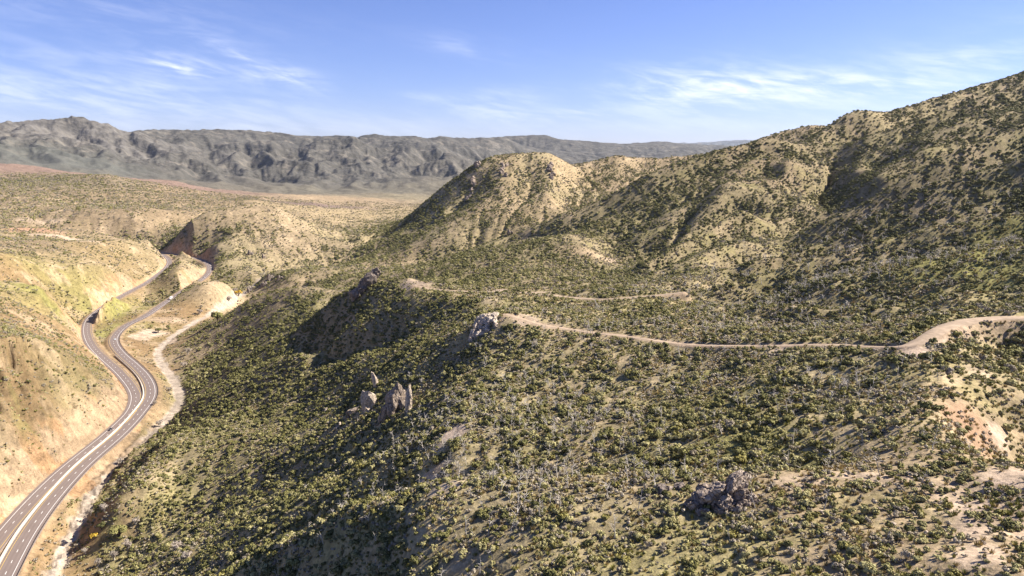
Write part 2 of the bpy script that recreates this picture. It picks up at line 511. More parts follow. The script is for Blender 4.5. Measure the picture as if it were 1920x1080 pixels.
def fit_rbf(P, V, lam=0.001):
    n = len(P)
    d = np.sqrt(((P[:, None] - P[None]) ** 2).sum(2) + 2.5e-5)
    M = np.zeros((n + 3, n + 3))
    M[:n, :n] = -d + lam * np.eye(n)
    M[:n, n] = 1
    M[:n, n + 1:] = P
    M[n:, :n] = M[:n, n:].T
    return np.linalg.solve(M, np.concatenate([V, [0, 0, 0]]))


def eval_rbf(c, P, Q):
    out = np.empty(len(Q))
    n = len(P)
    Pf = P - P.mean(0)
    Qf = Q - P.mean(0)
    pp = (Pf ** 2).sum(1) + 2.5e-5
    for k in range(0, len(Q), 3000):
        q = Qf[k:k + 3000]
        d2 = q @ (-2 * Pf.T)
        d2 += pp[None]
        d2 += (q ** 2).sum(1)[:, None]
        np.maximum(d2, 0, out=d2)
        np.sqrt(d2, out=d2)
        out[k:k + 3000] = -(d2 @ c[:n]) + c[n] + Q[k:k + 3000] @ c[n + 1:]
    return out


cf = fit_rbf(CP[:, :2], CP[:, 2])
GA, GL = np.meshgrid(ga, gl)                             # rows: range, columns: azimuth
T = eval_rbf(cf, CP[:, :2], np.stack([GA.ravel(), GL.ravel()], 1)).reshape(ND, NA)
GD = np.exp(GL)
GX, GY = GD * np.sin(GA), GD * np.cos(GA)
Z = T * GD


def line_dist(P3, X, Y, reach):
    """distance to a polyline, its height at the nearest point and the side; only computed within reach of its box"""
    D = np.full(X.shape, 1e9); H = np.zeros(X.shape); Sd = np.zeros(X.shape)
    m = (X > P3[:, 0].min() - reach) & (X < P3[:, 0].max() + reach) & (Y > P3[:, 1].min() - reach) & (Y < P3[:, 1].max() + reach)
    idx = np.nonzero(m.ravel())[0]
    x = X.ravel()[idx]; y = Y.ravel()[idx]
    bd = np.full(len(idx), 1e18); bh = np.zeros(len(idx)); bs = np.zeros(len(idx))
    step = 1
    for a, b_ in zip(P3[:-1:step], P3[1::step]):
        ex, ey = b_[0] - a[0], b_[1] - a[1]
        L2 = ex * ex + ey * ey + 1e-9
        near = (np.abs(x - a[0]) < reach + 10) & (np.abs(y - a[1]) < reach + 10)
        if not near.any():
            continue
        k = np.nonzero(near)[0]
        xx, yy = x[k], y[k]
        t = np.clip(((xx - a[0]) * ex + (yy - a[1]) * ey) / L2, 0, 1)
        dx, dy = xx - a[0] - t * ex, yy - a[1] - t * ey
        d2 = dx * dx + dy * dy
        u = d2 < bd[k]
        ku = k[u]
        bd[ku] = d2[u]
        bh[ku] = (a[2] + t * (b_[2] - a[2]))[u]
        bs[ku] = np.sign(ex * dy - ey * dx)[u]
    D.ravel()[idx] = np.sqrt(np.minimum(bd, 1e18)); H.ravel()[idx] = bh; Sd.ravel()[idx] = bs
    return D, H, Sd


# broad natural relief, then stream erosion on the coarse sheet
wx = GX + GD * 0.05 * fbm(GA * 9, GL * 9, 5, 3)
wy = GY + GD * 0.05 * fbm(GA * 9 + 40, GL * 9, 6, 3)
u1, v1 = GA * 17 + 0.35 * fbm(GA * 12, GL * 12, 70, 2), GL * 6.5 + 0.35 * fbm(GA * 12, GL * 12, 75, 2)
rid = 1 - np.abs(fbm(u1, v1, 21, 4)) * 2
farw = smoothstep(GL, math.log(4500), math.log(6500))
midw = smoothstep(GL, math.log(450), math.log(900))
nearm = smoothstep(GL, math.log(150), math.log(300)) * (1 - midw)
flat = np.ones_like(Z)
for P3, rch in ((LC, 60), (RC, 60), (WASH, 50), (DIRT, 30), (TRKA, 16), (TRKB, 16)):
    dd, _, _ = line_dist(P3, GX, GY, rch)
    flat *= smoothstep(dd, rch * 0.35, rch)
Z += GD * flat * (rid * (0.0045 * nearm + 0.0022 * midw * (1 - farw) + (0.013 - 0.009 * smoothstep(GL, math.log(7600), math.log(8600))) * farw * (1 - .8 * smoothstep(GL, math.log(10500), math.log(12500)))) + 0.0008 * (1 - 2 * np.abs(fbm(GA * 34 + u1 * .3, GL * 26, 44, 3))) * (0.6 + 0.4 * midw) * (1 - farw))


def erode(Z, K, iters):
    n = Z.size
    cell = GD * (ga[1] - ga[0])
    area = (cell * (GD * (gl[1] - gl[0]))).ravel()
    Zf = Z.copy()
    rows, cols = Z.shape
    offs = [(-1, -1), (-1, 0), (-1, 1), (0, -1), (0, 1), (1, -1), (1, 0), (1, 1)]
    ia = np.arange(n).reshape(rows, cols)
    for it in range(iters):
        best = np.zeros_like(Zf); rec = ia.copy(); dist = np.ones_like(Zf)
        for dr, dc in offs:
            r0, r1 = max(0, -dr), rows - max(0, dr)
            c0, c1 = max(0, -dc), cols - max(0, dc)
            a = Zf[r0:r1, c0:c1]
            b_ = Zf[r0 + dr:r1 + dr, c0 + dc:c1 + dc]
            L = GD[r0:r1, c0:c1] * math.hypot(dr * (gl[1] - gl[0]), dc * (ga[1] - ga[0]))
            s = (a - b_) / L
            u = s > best[r0:r1, c0:c1]
            best[r0:r1, c0:c1][u] = s[u]
            rec[r0:r1, c0:c1][u] = ia[r0 + dr:r1 + dr, c0 + dc:c1 + dc][u]
            dist[r0:r1, c0:c1][u] = L[u]
        order = np.argsort(-Zf.ravel(), kind='stable')
        recl = rec.ravel().tolist()
        A = area.tolist()
        for i in order.tolist():
            r_ = recl[i]
            if r_ != i:
                A[r_] += A[i]
        An = np.sqrt(np.array(A).reshape(rows, cols)) / GD
        f = np.minimum((K * An * GD / dist), 4.0)
        fl = f.ravel().tolist()
        z = Zf.ravel().tolist()
        for i in order[::-1].tolist():
            r_ = recl[i]
            if r_ != i:
                q = fl[i]
                zi = (z[i] + q * z[r_]) / (1 + q)
                if zi < z[i]:
                    z[i] = zi
        Zn = np.array(z).reshape(rows, cols)
        # hillslope creep
        lap = np.zeros_like(Zn)
        lap[1:-1, 1:-1] = (Zn[:-2, 1:-1] + Zn[2:, 1:-1] + Zn[1:-1, :-2] + Zn[1:-1, 2:]) / 4 - Zn[1:-1, 1:-1]
        Zf = Zn + 0.19 * lap
    return Zf


KER = flat * (0.010 + 0.021 * midw * (1 - farw) + 0.055 * farw)
Z = erode(Z, KER, 6)

# ------------------------------------------------------------------ fine sheet
ca = np.concatenate([np.linspace(A0, -R(39), 26, endpoint=False), np.linspace(-R(39), R(39), 1000), np.linspace(R(39), A1, 27)[1:]])
cl_ = np.concatenate([np.linspace(math.log(D0), math.log(85), 60, endpoint=False), np.linspace(math.log(85), math.log(2600), 860, endpoint=False),
                      np.linspace(math.log(2600), math.log(D1), 420)])


def cubic_w(t):
    return [0.5 * (-t ** 3 + 2 * t ** 2 - t), 0.5 * (3 * t ** 3 - 5 * t ** 2 + 2), 0.5 * (-3 * t ** 3 + 4 * t ** 2 + t), 0.5 * (t ** 3 - t ** 2)]


def resample(F, ca, cl_):
    fa = (ca - ga[0]) / (ga[1] - ga[0]); fl = (cl_ - gl[0]) / (gl[1] - gl[0])
    ia = np.clip(np.floor(fa).astype(int), 0, NA - 2); il = np.clip(np.floor(fl).astype(int), 0, ND - 2)
    wa = cubic_w(fa - ia); wl = cubic_w(fl - il)
    tmp = sum(F[:, np.clip(ia + k - 1, 0, NA - 1)] * wa[k][None] for k in range(4))
    return sum(tmp[np.clip(il + k - 1, 0, ND - 1)] * wl[k][:, None] for k in range(4))


TT = resample(Z / GD, ca, cl_)
FA, FL = np.meshgrid(ca, cl_)
FD = np.exp(FL)
FX, FY = FD * np.sin(FA), FD * np.cos(FA)
FZ = TT * FD
fflat = resample(flat, ca, cl_).clip(0, 1)
nearw = 1 - smoothstep(FD, 900, 2500)
FZ += fflat * nearw * (1.1 * fbm(FX / 26, FY / 26, 91, 4) + 0.35 * fbm(FX / 6, FY / 6, 92, 2))
FZ += fflat * (1 - nearw) * FD * 0.0012 * fbm(FA * 110, FL * 110, 93, 3)
# far rock: sharper ribs
ff = smoothstep(FL, math.log(5000), math.log(6500))
FZ += ff * FD * (0.0027 * (1 - 2 * np.abs(fbm(FA * 62 + .8 * fbm(FA * 30, FL * 30, 96, 2), FL * 34, 94, 5))) + 0.0012 * fbm(FA * 210, FL * 130, 95, 3)) * (1 - .55 * smoothstep(FL, math.log(8000), math.log(9000))) * (1 - .75 * smoothstep(FL, math.log(10500), math.log(12500)))

# ------------------------------------------------------------------ cut and fill along every road
CUT = np.zeros_like(FZ)
FILL = np.zeros_like(FZ)
PAVE = np.full_like(FZ, 1e9)


def bench(P3, half, drop, cut_s, fill_s, reach, strength=1.0):
    global FZ, CUT, FILL
    D, H, Sd = line_dist(P3, FX, FY, reach)
    m = D < reach
    rz = H - drop
    x = np.maximum(D - half, 0)
    wob = 1 + 0.35 * fbm(FX / 14, FY / 14, 61, 3)
    hi = rz + x * cut_s * wob
    lo = rz - x * fill_s * (1 + (x / (0.45 * reach)) ** 3)
    c = m & (FZ > hi)
    f = m & (FZ < lo)
    CUT = np.where(c, np.maximum(CUT, smoothstep(FZ - hi, 0.0, 1.5)), CUT)
    FILL = np.where(f, np.maximum(FILL, smoothstep(lo - FZ, 0.0, 1.2)), FILL)
    FZ = np.where(c, hi, np.where(f, lo, FZ))
    return D, H, Sd


HW = 5.9
dL, hL, sL = bench(LC, HW + 2.0, 0.22, 1.5, 0.55, 60)
dR, hR, sR = bench(RC, HW + 1.6, 0.22, 1.4, 0.6, 45)
dW, hW, sW = line_dist(WASH, FX, FY, 60)
xw = np.maximum(dW - 4.5, 0)
FZ = np.where((dW < 40) & (FD < 1150), np.minimum(FZ, -239.0 + 0.75 * xw + (xw / 8.5) ** 3), FZ)
FZ = np.where((dW < 6) & (FD < 1150), np.maximum(FZ, -240.5), FZ)
dD, hD, sD = bench(DIRT, 2.8, 0.06, 0.9, 0.75, 26)
dA, hA, sA = bench(TRKA, 2.4, 0.06, 0.9, 0.6, 11)
dB, hB, sB = bench(TRKB, 2.4, 0.06, 0.9, 0.6, 11)


_, _, s0 = line_dist(LC, RC[60:61, 0], RC[60:61, 1], 300)
_, _, s1 = line_dist(RC, LC[60:61, 0], LC[60:61, 1], 300)
between = (sL == s0[0]) & (sR == s1[0]) & (dL < 58) & (dR < 44) & (FD < 1230)
FZ = np.where(between, np.minimum(FZ, ROAD_Z - 0.22 - 0.02 * np.minimum(dL, dR)), FZ)
CUT = np.where(between, 0, CUT)


face = (sL > 0) * smoothstep(dL, HW + 3, HW + 8) * (1 - smoothstep(dL + 10 * fbm(FX / 25, FY / 25, 99, 2), 38, 58)) * (1 - smoothstep(FD, 640, 720))
cutm = np.maximum(face, CUT) * (np.minimum(dL, dR) < 59) * smoothstep(np.minimum(dL, dR), HW + 2.5, HW + 6)
FZ += cutm * (2.6 * (1 - 2 * np.abs(fbm(FX / 10, FY / 10 + FZ / 14, 97, 4))) + 1.0 * (1 - 2 * np.abs(fbm(FX / 3.5, FY / 3.5 + FZ / 5, 98, 3))))


def height_at(x, y):
    x = np.asarray(x, float); y = np.asarray(y, float)
    a = np.arctan2(x, y); l = np.log(np.hypot(x, y))
    i = np.clip(np.searchsorted(ca, a) - 1, 0, len(ca) - 2); j = np.clip(np.searchsorted(cl_, l) - 1, 0, len(cl_) - 2)
    t = np.clip((a - ca[i]) / (ca[i + 1] - ca[i]), 0, 1); s = np.clip((l - cl_[j]) / (cl_[j + 1] - cl_[j]), 0, 1)
    return (FZ[j, i] * (1 - t) + FZ[j, i + 1] * t) * (1 - s) + (FZ[j + 1, i] * (1 - t) + FZ[j + 1, i + 1] * t) * s


def sample(F, x, y):
    a = np.arctan2(x, y); l = np.log(np.hypot(x, y))
    i = np.clip(np.searchsorted(ca, a), 0, len(ca) - 1); j = np.clip(np.searchsorted(cl_, l), 0, len(cl_) - 1)
    return F[j, i]


def hit(px, py, dmin=60):
    """where the line of sight through a pixel first meets the ground"""
    a, t = az_te(px, py)
    d = np.exp(np.linspace(math.log(dmin), math.log(28000), 6000))
    z = height_at(d * math.sin(a), d * math.cos(a))
    k = np.nonzero(z >= d * t)[0]
    k = k[0] if len(k) else len(d) - 1
    return np.array([d[k] * math.sin(a), d[k] * math.cos(a), z[k]])


def grid_mesh(name, X, Y, Zz):
    rows, cols = X.shape
    me = bpy.data.meshes.new(name)
    co = np.stack([X, Y, Zz], 2).reshape(-1, 3).astype(np.float32)
    ia = np.arange(rows * cols).reshape(rows, cols)
    f = np.stack([ia[:-1, :-1], ia[:-1, 1:], ia[1:, 1:], ia[1:, :-1]], 2).reshape(-1, 4)[:, ::-1].astype(np.int32)
    me.vertices.add(len(co)); me.vertices.foreach_set('co', co.ravel())
    me.loops.add(f.size); me.loops.foreach_set('vertex_index', f.ravel())
    me.polygons.add(len(f)); me.polygons.foreach_set('loop_start', np.arange(0, f.size, 4, dtype=np.int32))
    me.polygons.foreach_set('use_smooth', np.ones(len(f), bool))
    me.update(calc_edges=True)
    return me


# ------------------------------------------------------------------ what grows where (colour of the bare ground, shrub cover, tuft cover)
GOLD = (0.215, 0.142, 0.073); OLIVE = (0.285, 0.228, 0.128); TAN = (0.30, 0.225, 0.135); DIRTC = (0.38, 0.285, 0.20)
GRN = (0.225, 0.205, 0.07); REDD = (0.20, 0.138, 0.105); FARC = (0.080, 0.075, 0.064); FART = (0.135, 0.122, 0.098); CUTC = (0.37, 0.265, 0.165)
ZONES = [  # px, py, range, ground, shrub cover, tufts
    (1300, 1040, 118, OLIVE, .33, .8), (900, 1040, 128, OLIVE, .34, .8), (1700, 1000, 125, TAN, .27, .5), (1600, 900, 150, TAN, .30, .6), (1100, 920, 155, OLIVE, .36, .9),
    (700, 990, 180, OLIVE, .42, .8), (1870, 960, 140, DIRTC, .32, .6), (1830, 850, 180, TAN, .26, .5), (1790, 720, 235, TAN, .28, .5), (1890, 700, 280, OLIVE, .8, .5),
    (1450, 840, 210, GRN, .55, .7), (1600, 760, 225, OLIVE, .62, .5), (1600, 690, 265, OLIVE, .72, .5), (1350, 720, 290, GRN, .46, .7), (1300, 680, 320, OLIVE, .5, .6), (1150, 780, 270, OLIVE, .7, .5),
    (1000, 720, 340, OLIVE, .72, .5), (950, 850, 245, OLIVE, .75, .4), (800, 800, 310, OLIVE, .66, .5), (620, 840, 400, OLIVE, .66, .5), (450, 900, 430, OLIVE, .72, .4),
    (330, 900, 490, OLIVE, .75, .4), (260, 1000, 440, OLIVE, .60, .5), (400, 1010, 375, OLIVE, .72, .6), (520, 1010, 320, OLIVE, .68, .7), (330, 1040, 400, GRN, .5, .8), (580, 940, 345, OLIVE, .75, .5), (640, 720, 490, OLIVE, .52, .7), (800, 660, 430, OLIVE, .48, .8), (500, 760, 560, OLIVE, .55, .6),
    (800, 580, 540, OLIVE, .66, .5), (700, 600, 600, OLIVE, .8, .7), (760, 570, 590, OLIVE, .8, .6), (640, 620, 660, OLIVE, .75, .5), (550, 640, 650, OLIVE, .6, .5), (450, 680, 720, OLIVE, .45, .5),
    (1000, 580, 480, OLIVE, .42, .7), (1100, 595, 440, OLIVE, .40, .7), (1450, 600, 380, OLIVE, .36, .8), (1650, 600, 340, TAN, .33, .7), (1500, 545, 500, OLIVE, .68, .5), (1450, 615, 375, OLIVE, .6, .6), (1250, 612, 405, OLIVE, .55, .6), (1600, 618, 360, OLIVE, .6, .6), (1800, 500, 480, GRN, .36, .7), (1750, 450, 560, OLIVE, .3, .7), (1600, 500, 530, OLIVE, .34, .7), (1900, 440, 560, GRN, .3, .7), (1800, 590, 345, OLIVE, .4, .6),
    (1300, 520, 600, OLIVE, .42, .6), (1700, 420, 640, OLIVE, .6, .5), (1700, 340, 800, OLIVE, .42, .6), (1850, 230, 1100, OLIVE, .45, .5),
    (1250, 420, 1000, OLIVE, .42, .6), (1400, 320, 1150, TAN, .40, .5), (1150, 460, 950, OLIVE, .45, .5), (1450, 430, 850, OLIVE, .44, .5), (1600, 250, 1450, OLIVE, .5, .4), (1800, 180, 1650, OLIVE, .5, .3),
    (900, 490, 1000, OLIVE, .40, .6), (780, 515, 1000, TAN, .36, .6), (1000, 340, 1650, (0.275, 0.207, 0.12), .34, .4), (930, 380, 1550, (0.275, 0.207, 0.12), .34, .4), (960, 310, 1780, (0.275, 0.207, 0.12), .34, .4), (1060, 330, 1730, (0.275, 0.207, 0.12), .34, .4), (1100, 360, 1640, (0.275, 0.207, 0.12), .34, .4), (1190, 305, 1850, (0.275, 0.207, 0.12), .34, .4), (1160, 330, 1750, (0.32, 0.235, 0.145), .16, .4), (1240, 310, 1850, (0.32, 0.235, 0.145), .16, .4), (1100, 320, 1800, (0.275, 0.207, 0.12), .34, .4), (1050, 300, 1800, (0.275, 0.207, 0.12), .34, .4), (1010, 380, 1560, (0.275, 0.207, 0.12), .34, .4),
    (800, 400, 1720, OLIVE, .5, .3), (720, 460, 1550, TAN, .30, .3), (850, 440, 1420, OLIVE, .32, .4),
    (300, 560, 1150, GOLD, .08, .3), (250, 640, 880, GOLD, .08, .3), (230, 600, 1000, GOLD, .06, .3), (170, 930, 490, GOLD, .14, .5), (300, 720, 720, TAN, .15, .3), (380, 620, 900, TAN, .2, .3), (120, 1020, 450, GOLD, .2, .4),
    (60, 720, 620, GOLD, .42, .3), (30, 660, 660, GOLD, .42, .4), (60, 590, 850, GOLD, .26, .3), (80, 530, 1150, GOLD, .2, .2), (40, 460, 1500, (0.225, 0.166, 0.100), .24, .2), (200, 540, 1200, GRN, .12, .2), (150, 580, 1050, GRN, .2, .2),
    (210, 480, 1500, (0.235, 0.172, 0.088), .18, .2), (460, 420, 1850, (0.26, 0.197, 0.12), .28, .3), (560, 450, 1720, (0.27, 0.205, 0.125), .24, .3), (420, 480, 1600, OLIVE, .24, .3), (450, 540, 1250, TAN, .18, .3),
    (100, 420, 2000, (0.225, 0.166, 0.100), .28, .2), (300, 400, 2200, (0.225, 0.166, 0.100), .26, .1), (250, 380, 2600, (0.225, 0.166, 0.100), .3, .1), (150, 345, 3000, (0.2, 0.155, 0.1), .42, 0), (350, 365, 2900, (0.225, 0.166, 0.100), .3, 0),
    (50, 320, 3600, REDD, .1, 0), (350, 348, 3500, REDD, .1, 0), (600, 380, 3500, (0.28, 0.21, 0.13), .08, 0), (620, 400, 2700, (0.30, 0.23, 0.13), .08, 0),
    (650, 362, 4900, (0.128, 0.115, 0.085), 0, 0), (400, 358, 4700, (0.122, 0.108, 0.082), 0, 0), (600, 340, 6200, FARC, 0, 0), (300, 320, 6000, FARC, 0, 0), (100, 310, 5600, (0.10, 0.10, 0.085), 0, 0), (100, 270, 7500, (0.125, 0.115, 0.10), 0, 0), (700, 270, 8800, FARC, 0, 0),
    (400, 255, 9000, FARC, 0, 0), (1000, 290, 11000, FARC, 0, 0), (1300, 275, 20000, (0.12, 0.13, 0.14), 0, 0), (960, 260, 13000, FARC, 0, 0),
    (1190, 378, 1090, OLIVE, .95, .3), (1120, 402, 1050, OLIVE, .95, .3), (1060, 428, 1010, OLIVE, .8, .3), (1240, 350, 1140, OLIVE, .8, .3), (1268, 440, 940, OLIVE, .95, .3), (1290, 415, 970, OLIVE, .9, .3), (1250, 475, 890, OLIVE, .9, .3),  # from here dense brush under crests and in gullies, partly put to darken shaded faces
    (1300, 462, 815, OLIVE, .92, .3), (1350, 428, 885, OLIVE, .92, .3), (1232, 490, 768, OLIVE, .85, .3), (1568, 335, 1130, OLIVE, .95, .3), (1556, 370, 1065, OLIVE, .9, .3), (1700, 348, 855, OLIVE, .85, .3), (1640, 388, 835, OLIVE, .8, .3), (1800, 300, 905, OLIVE, .8, .3),
    (1560, 458, 680, OLIVE, .9, .3), (1650, 420, 705, OLIVE, .85, .3), (1750, 398, 720, OLIVE, .85, .3), (1850, 360, 735, OLIVE, .7, .3), (1660, 242, 1400, OLIVE, .95, .3), (1540, 256, 1430, OLIVE, .9, .3), (1720, 215, 1450, OLIVE, .8, .3), (1880, 190, 1400, OLIVE, .7, .3),
    (820, 370, 1810, OLIVE, .95, .3), (862, 345, 1790, OLIVE, .95, .3), (765, 415, 1760, OLIVE, .95, .3), (690, 462, 1800, OLIVE, .8, .3), (840, 390, 1680, OLIVE, .8, .3), (1030, 350, 1640, OLIVE, .5, .3), (1000, 310, 1760, OLIVE, .4, .3), (1100, 345, 1680, OLIVE, .55, .3),
    (1380, 370, 1080, OLIVE, .36, .6), (1480, 330, 1120, TAN, .34, .6), (1230, 400, 1040, OLIVE, .34, .6), (1600, 400, 830, OLIVE, .34, .6), (1450, 480, 680, OLIVE, .36, .6), (1310, 492, 700, OLIVE, .34, .7), (1520, 400, 900, OLIVE, .36, .6), (1620, 300, 1180, OLIVE, .36, .5), (1680, 290, 1080, OLIVE, .36, .5),
    (960, 470, 1040, OLIVE, .36, .6), (900, 462, 1120, OLIVE, .5, .6), (960, 440, 1120, OLIVE, .6, .6), (1120, 480, 880, TAN, .22, .6), (1155, 505, 840, OLIVE, .8, .4), (720, 490, 1350, TAN, .3, .5), (630, 494, 1450, OLIVE, .85, .3), (600, 498, 1420, OLIVE, .8, .3),
    (400, 640, 830, OLIVE, .5, .4), (355, 700, 740, OLIVE, .55, .4), (335, 790, 600, OLIVE, .75, .4), (560, 620, 740, OLIVE, .8, .4), (590, 640, 690, OLIVE, .85, .4), (480, 650, 760, OLIVE, .75, .4), (640, 560, 715, OLIVE, .75, .5), (560, 560, 850, OLIVE, .4, .5), (480, 600, 870, TAN, .3, .5),
    (30, 620, 760, (0.22, 0.155, 0.085), .4, .4), (110, 650, 740, (0.23, 0.17, 0.085), .45, .4), (140, 675, 690, (0.26, 0.2, 0.1), .5, .4), (40, 800, 560, TAN, .3, .3), (20, 730, 600, TAN, .4, .3),
    (300, 380, 3900, (0.20, 0.165, 0.11), .05, 0), (800, 380, 3900, (0.2, 0.17, 0.11), .05, 0),
]
zc = np.array([(az_te(z[0], z[1])[0], math.log(z[2])) for z in ZONES])
zv = np.array([(*z[3], z[4], z[5]) for z in ZONES])


def zone_fields(a, l):
    sh = a.shape
    q = np.stack([a.ravel(), l.ravel()], 1)
    q = q + 0.035 * np.stack([fbm(q[:, 0] * 22, q[:, 1] * 22, 301, 3), fbm(q[:, 0] * 22, q[:, 1] * 22, 302, 3)], 1)
    out = np.zeros((len(q), 5))
    for k in range(0, len(q), 50000):
        d2 = ((q[k:k + 50000, None] - zc[None]) ** 2).sum(2) + 2e-4
        wt = d2 ** -1.9
        out[k:k + 50000] = (wt @ zv) / wt.sum(1)[:, None]
    return out.reshape(*sh, 5)


zf = zone_fields(GA, GL)
ZF = np.stack([resample(zf[..., k], ca, cl_) for k in range(5)], 2).clip(0, 1)
TINT = ZF[..., :3].copy()
COVER = ZF[..., 3].copy()
TUFT = ZF[..., 4].copy()


def lay(mask, rgb, cover=None):
    global TINT, COVER, TUFT
    mk = np.clip(mask, 0, 1)
    TINT = TINT * (1 - mk[..., None]) + np.array(rgb) * mk[..., None]
    COVER = COVER * (1 - mk) + (0 if cover is None else cover) * mk
    TUFT = TUFT * (1 - mk)


rag = fbm(FX / 9, FY / 9, 401, 4)
rag2 = fbm(FX / 30, FY / 30, 402, 4)
# moss-green and straw-yellow drifts in the grass
near_g = smoothstep(rag2 + 0.5 * rag, 0.12, 0.5) * (FD < 2600) * smoothstep(COVER, .15, .3) * (1 - .8 * smoothstep(FD, 1150, 1450))
TINT = TINT * (1 - 0.3 * near_g[..., None]) + np.array((0.27, 0.25, 0.075)) * 0.3 * near_g[..., None]
near_d = smoothstep(-rag2 + 0.6 * rag, 0.18, 0.55) * (FD < 2600)
TINT = TINT * (1 - 0.55 * near_d[..., None]) + np.array((0.40, 0.30, 0.19)) * 0.55 * near_d[..., None]
# bare pale patches, and a sunlit spur side painted pale, seen in the photograph: px, py, radius in metres across and away, strength
BARE_AND_LIT = [(850, 815, 7, 9, 1), (825, 840, 5, 6, .8), (800, 905, 9, 6, .75), (835, 912, 6, 4, .7), (1815, 990, 3.6, 8, .8), (1840, 1040, 3.5, 5, .7), (1790, 950, 2.5, 4, .6), (1870, 815, 3, 6, .8), (1760, 530, 9, 9, 0),
        (775, 532, 16, 24, .95), (740, 518, 14, 18, .6), (935, 545, 12, 10, .8), (985, 600, 8, 8, .9), (1030, 612, 8, 5, .6), (1715, 660, 6, 6, 1), (1760, 630, 5, 7, .9), (1800, 615, 5, 6, .8),
        (920, 562, 9, 14, .5), (1145, 490, 8, 28, .6), (1120, 465, 7, 26, .4), (660, 600, 6, 26, .5), (640, 595, 10, 10, .4), (1890, 890, 4, 7, .7), (1830, 700, 5, 8, .5), (1780, 705, 5, 7, .4),  # the long pair is the middle spur's sunlit side, painted pale
        (285, 625, 20, 22, .95), (262, 632, 15, 20, .8), (320, 640, 9, 20, .9), (310, 600, 30, 16, .4), (1500, 905, 6, 5, .5), (1650, 895, 9, 3, .55), (1560, 890, 8, 2.5, .45), (1300, 600, 10, 8, .3),
        (110, 445, 70, 22, .8), (70, 415, 60, 30, .5), (150, 452, 40, 16, .8), (1540, 650, 10, 3, .8), (1470, 655, 10, 3, .8), (1400, 655, 8, 2, .6)]
for px, py, rx, ry, stg in BARE_AND_LIT:
    if stg <= 0:
        continue
    p = hit(px, py)
    az = math.atan2(p[0], p[1])
    dx, dy = FX - p[0], FY - p[1]
    u = dx * math.cos(az) - dy * math.sin(az)
    v = dx * math.sin(az) + dy * math.cos(az)
    q = np.sqrt((u / rx) ** 2 + (v / ry) ** 2) + 0.35 * rag
    lay(stg * (1 - smoothstep(q, 0.6, 1.15)), (0.42, 0.32, 0.23))
# red soil patch by the right-hand ridge
for px, py, rx, ry, rgb, stg in ((1810, 800, 7, 12, (0.30, 0.185, 0.115), .8), (50, 318, 280, 300, REDD, .6), (350, 352, 150, 120, (0.2, 0.13, 0.105), .6), (60, 430, 70, 40, (0.42, 0.22, 0.14), .5), (590, 385, 240, 110, (0.15, 0.105, 0.10), .7)):
    p = hit(px, py)
    az = math.atan2(p[0], p[1])
    dx, dy = FX - p[0], FY - p[1]
    u = dx * math.cos(az) - dy * math.sin(az)
    v = dx * math.sin(az) + dy * math.cos(az)
    q = np.sqrt((u / rx) ** 2 + (v / ry) ** 2) + 0.45 * rag
    mk = stg * (1 - smoothstep(q, 0.5, 1.2))
    TINT = TINT * (1 - mk[..., None]) + np.array(rgb) * mk[..., None]
    COVER *= 1 - 0.6 * mk
# the wash: pale sand
lay((1 - smoothstep(dW + 4 * rag, 3.2, 6.4)) * smoothstep(GD.max() - FD, 0, 1), (0.37, 0.303, 0.232))
# verges, cut banks and spill banks
verge = (1 - smoothstep(np.minimum(dL, dR), HW + 1.5, HW + 5 + 2 * rag))
lay(verge * 0.8, (0.33, 0.235, 0.145))
hwcut = CUT * (1 - smoothstep(np.minimum(dL, dR) + 8 * rag, 16, 30))
streaks = fbm(FX / 3.5, FZ / 9 + FY / 40, 411, 4)
cutc = np.array(CUTC) * (1 + 0.42 * streaks[..., None]) * np.where(rag2[..., None] > 0.12, np.array((1.0, .86, .74)), 1.0)
mk = hwcut * 0.93 * (np.minimum(dL, dR) < 60)
TINT = TINT * (1 - mk[..., None]) + np.clip(cutc, 0, 0.8) * mk[..., None]
COVER *= 1 - 0.94 * mk; TUFT *= 1 - 0.9 * mk
FILLC = np.maximum(0, FILL * (1 - smoothstep(np.minimum(dL, dR), 8, 40)))
TINT = TINT * (1 - .5 * FILLC[..., None]) + np.array(GOLD) * .5 * FILLC[..., None]
COVER *= 1 - 0.7 * FILLC
for D_, half in ((dD, 1.9), (dA, 2.3), (dB, 2.3)):
    band = 1 - smoothstep(D_ + 1.2 * rag, half + .4, half + 1.9)
    lay(band * 0.85, (0.30, 0.222, 0.15))
    bank = np.maximum(CUT, FILL) * (D_ < half + 13) * (1 - smoothstep(D_, half + 4, half + 12 + 3 * rag))
    TINT = TINT * (1 - .75 * bank[..., None]) + np.array((0.33, 0.24, 0.16)) * .75 * bank[..., None]
    COVER *= 1 - .6 * bank
    COVER *= smoothstep(D_, half + 0.5, half + 2.6); TUFT *= smoothstep(D_, half, half + 1.5)
COVER *= smoothstep(np.minimum(dL, dR), HW + 3, HW + 6); TUFT *= smoothstep(np.minimum(dL, dR), HW + 1.5, HW + 3)
COVER *= smoothstep(dW, 5, 9)
# big left cut: the blasted face above the highway
p = hit(118, 785)
q = np.sqrt(((FX - p[0]) / 46) ** 2 + ((FY - p[1]) / 78) ** 2) + 0.55 * rag2 + 0.25 * rag
mk = (1 - smoothstep(q, 0.55, 1.0)) * (sL > 0) * smoothstep(dL, HW + 2, HW + 7)
TINT = TINT * (1 - mk[..., None]) + np.clip(cutc, 0, .8) * mk[..., None]
COVER *= 1 - .85 * mk; TUFT *= 1 - .8 * mk
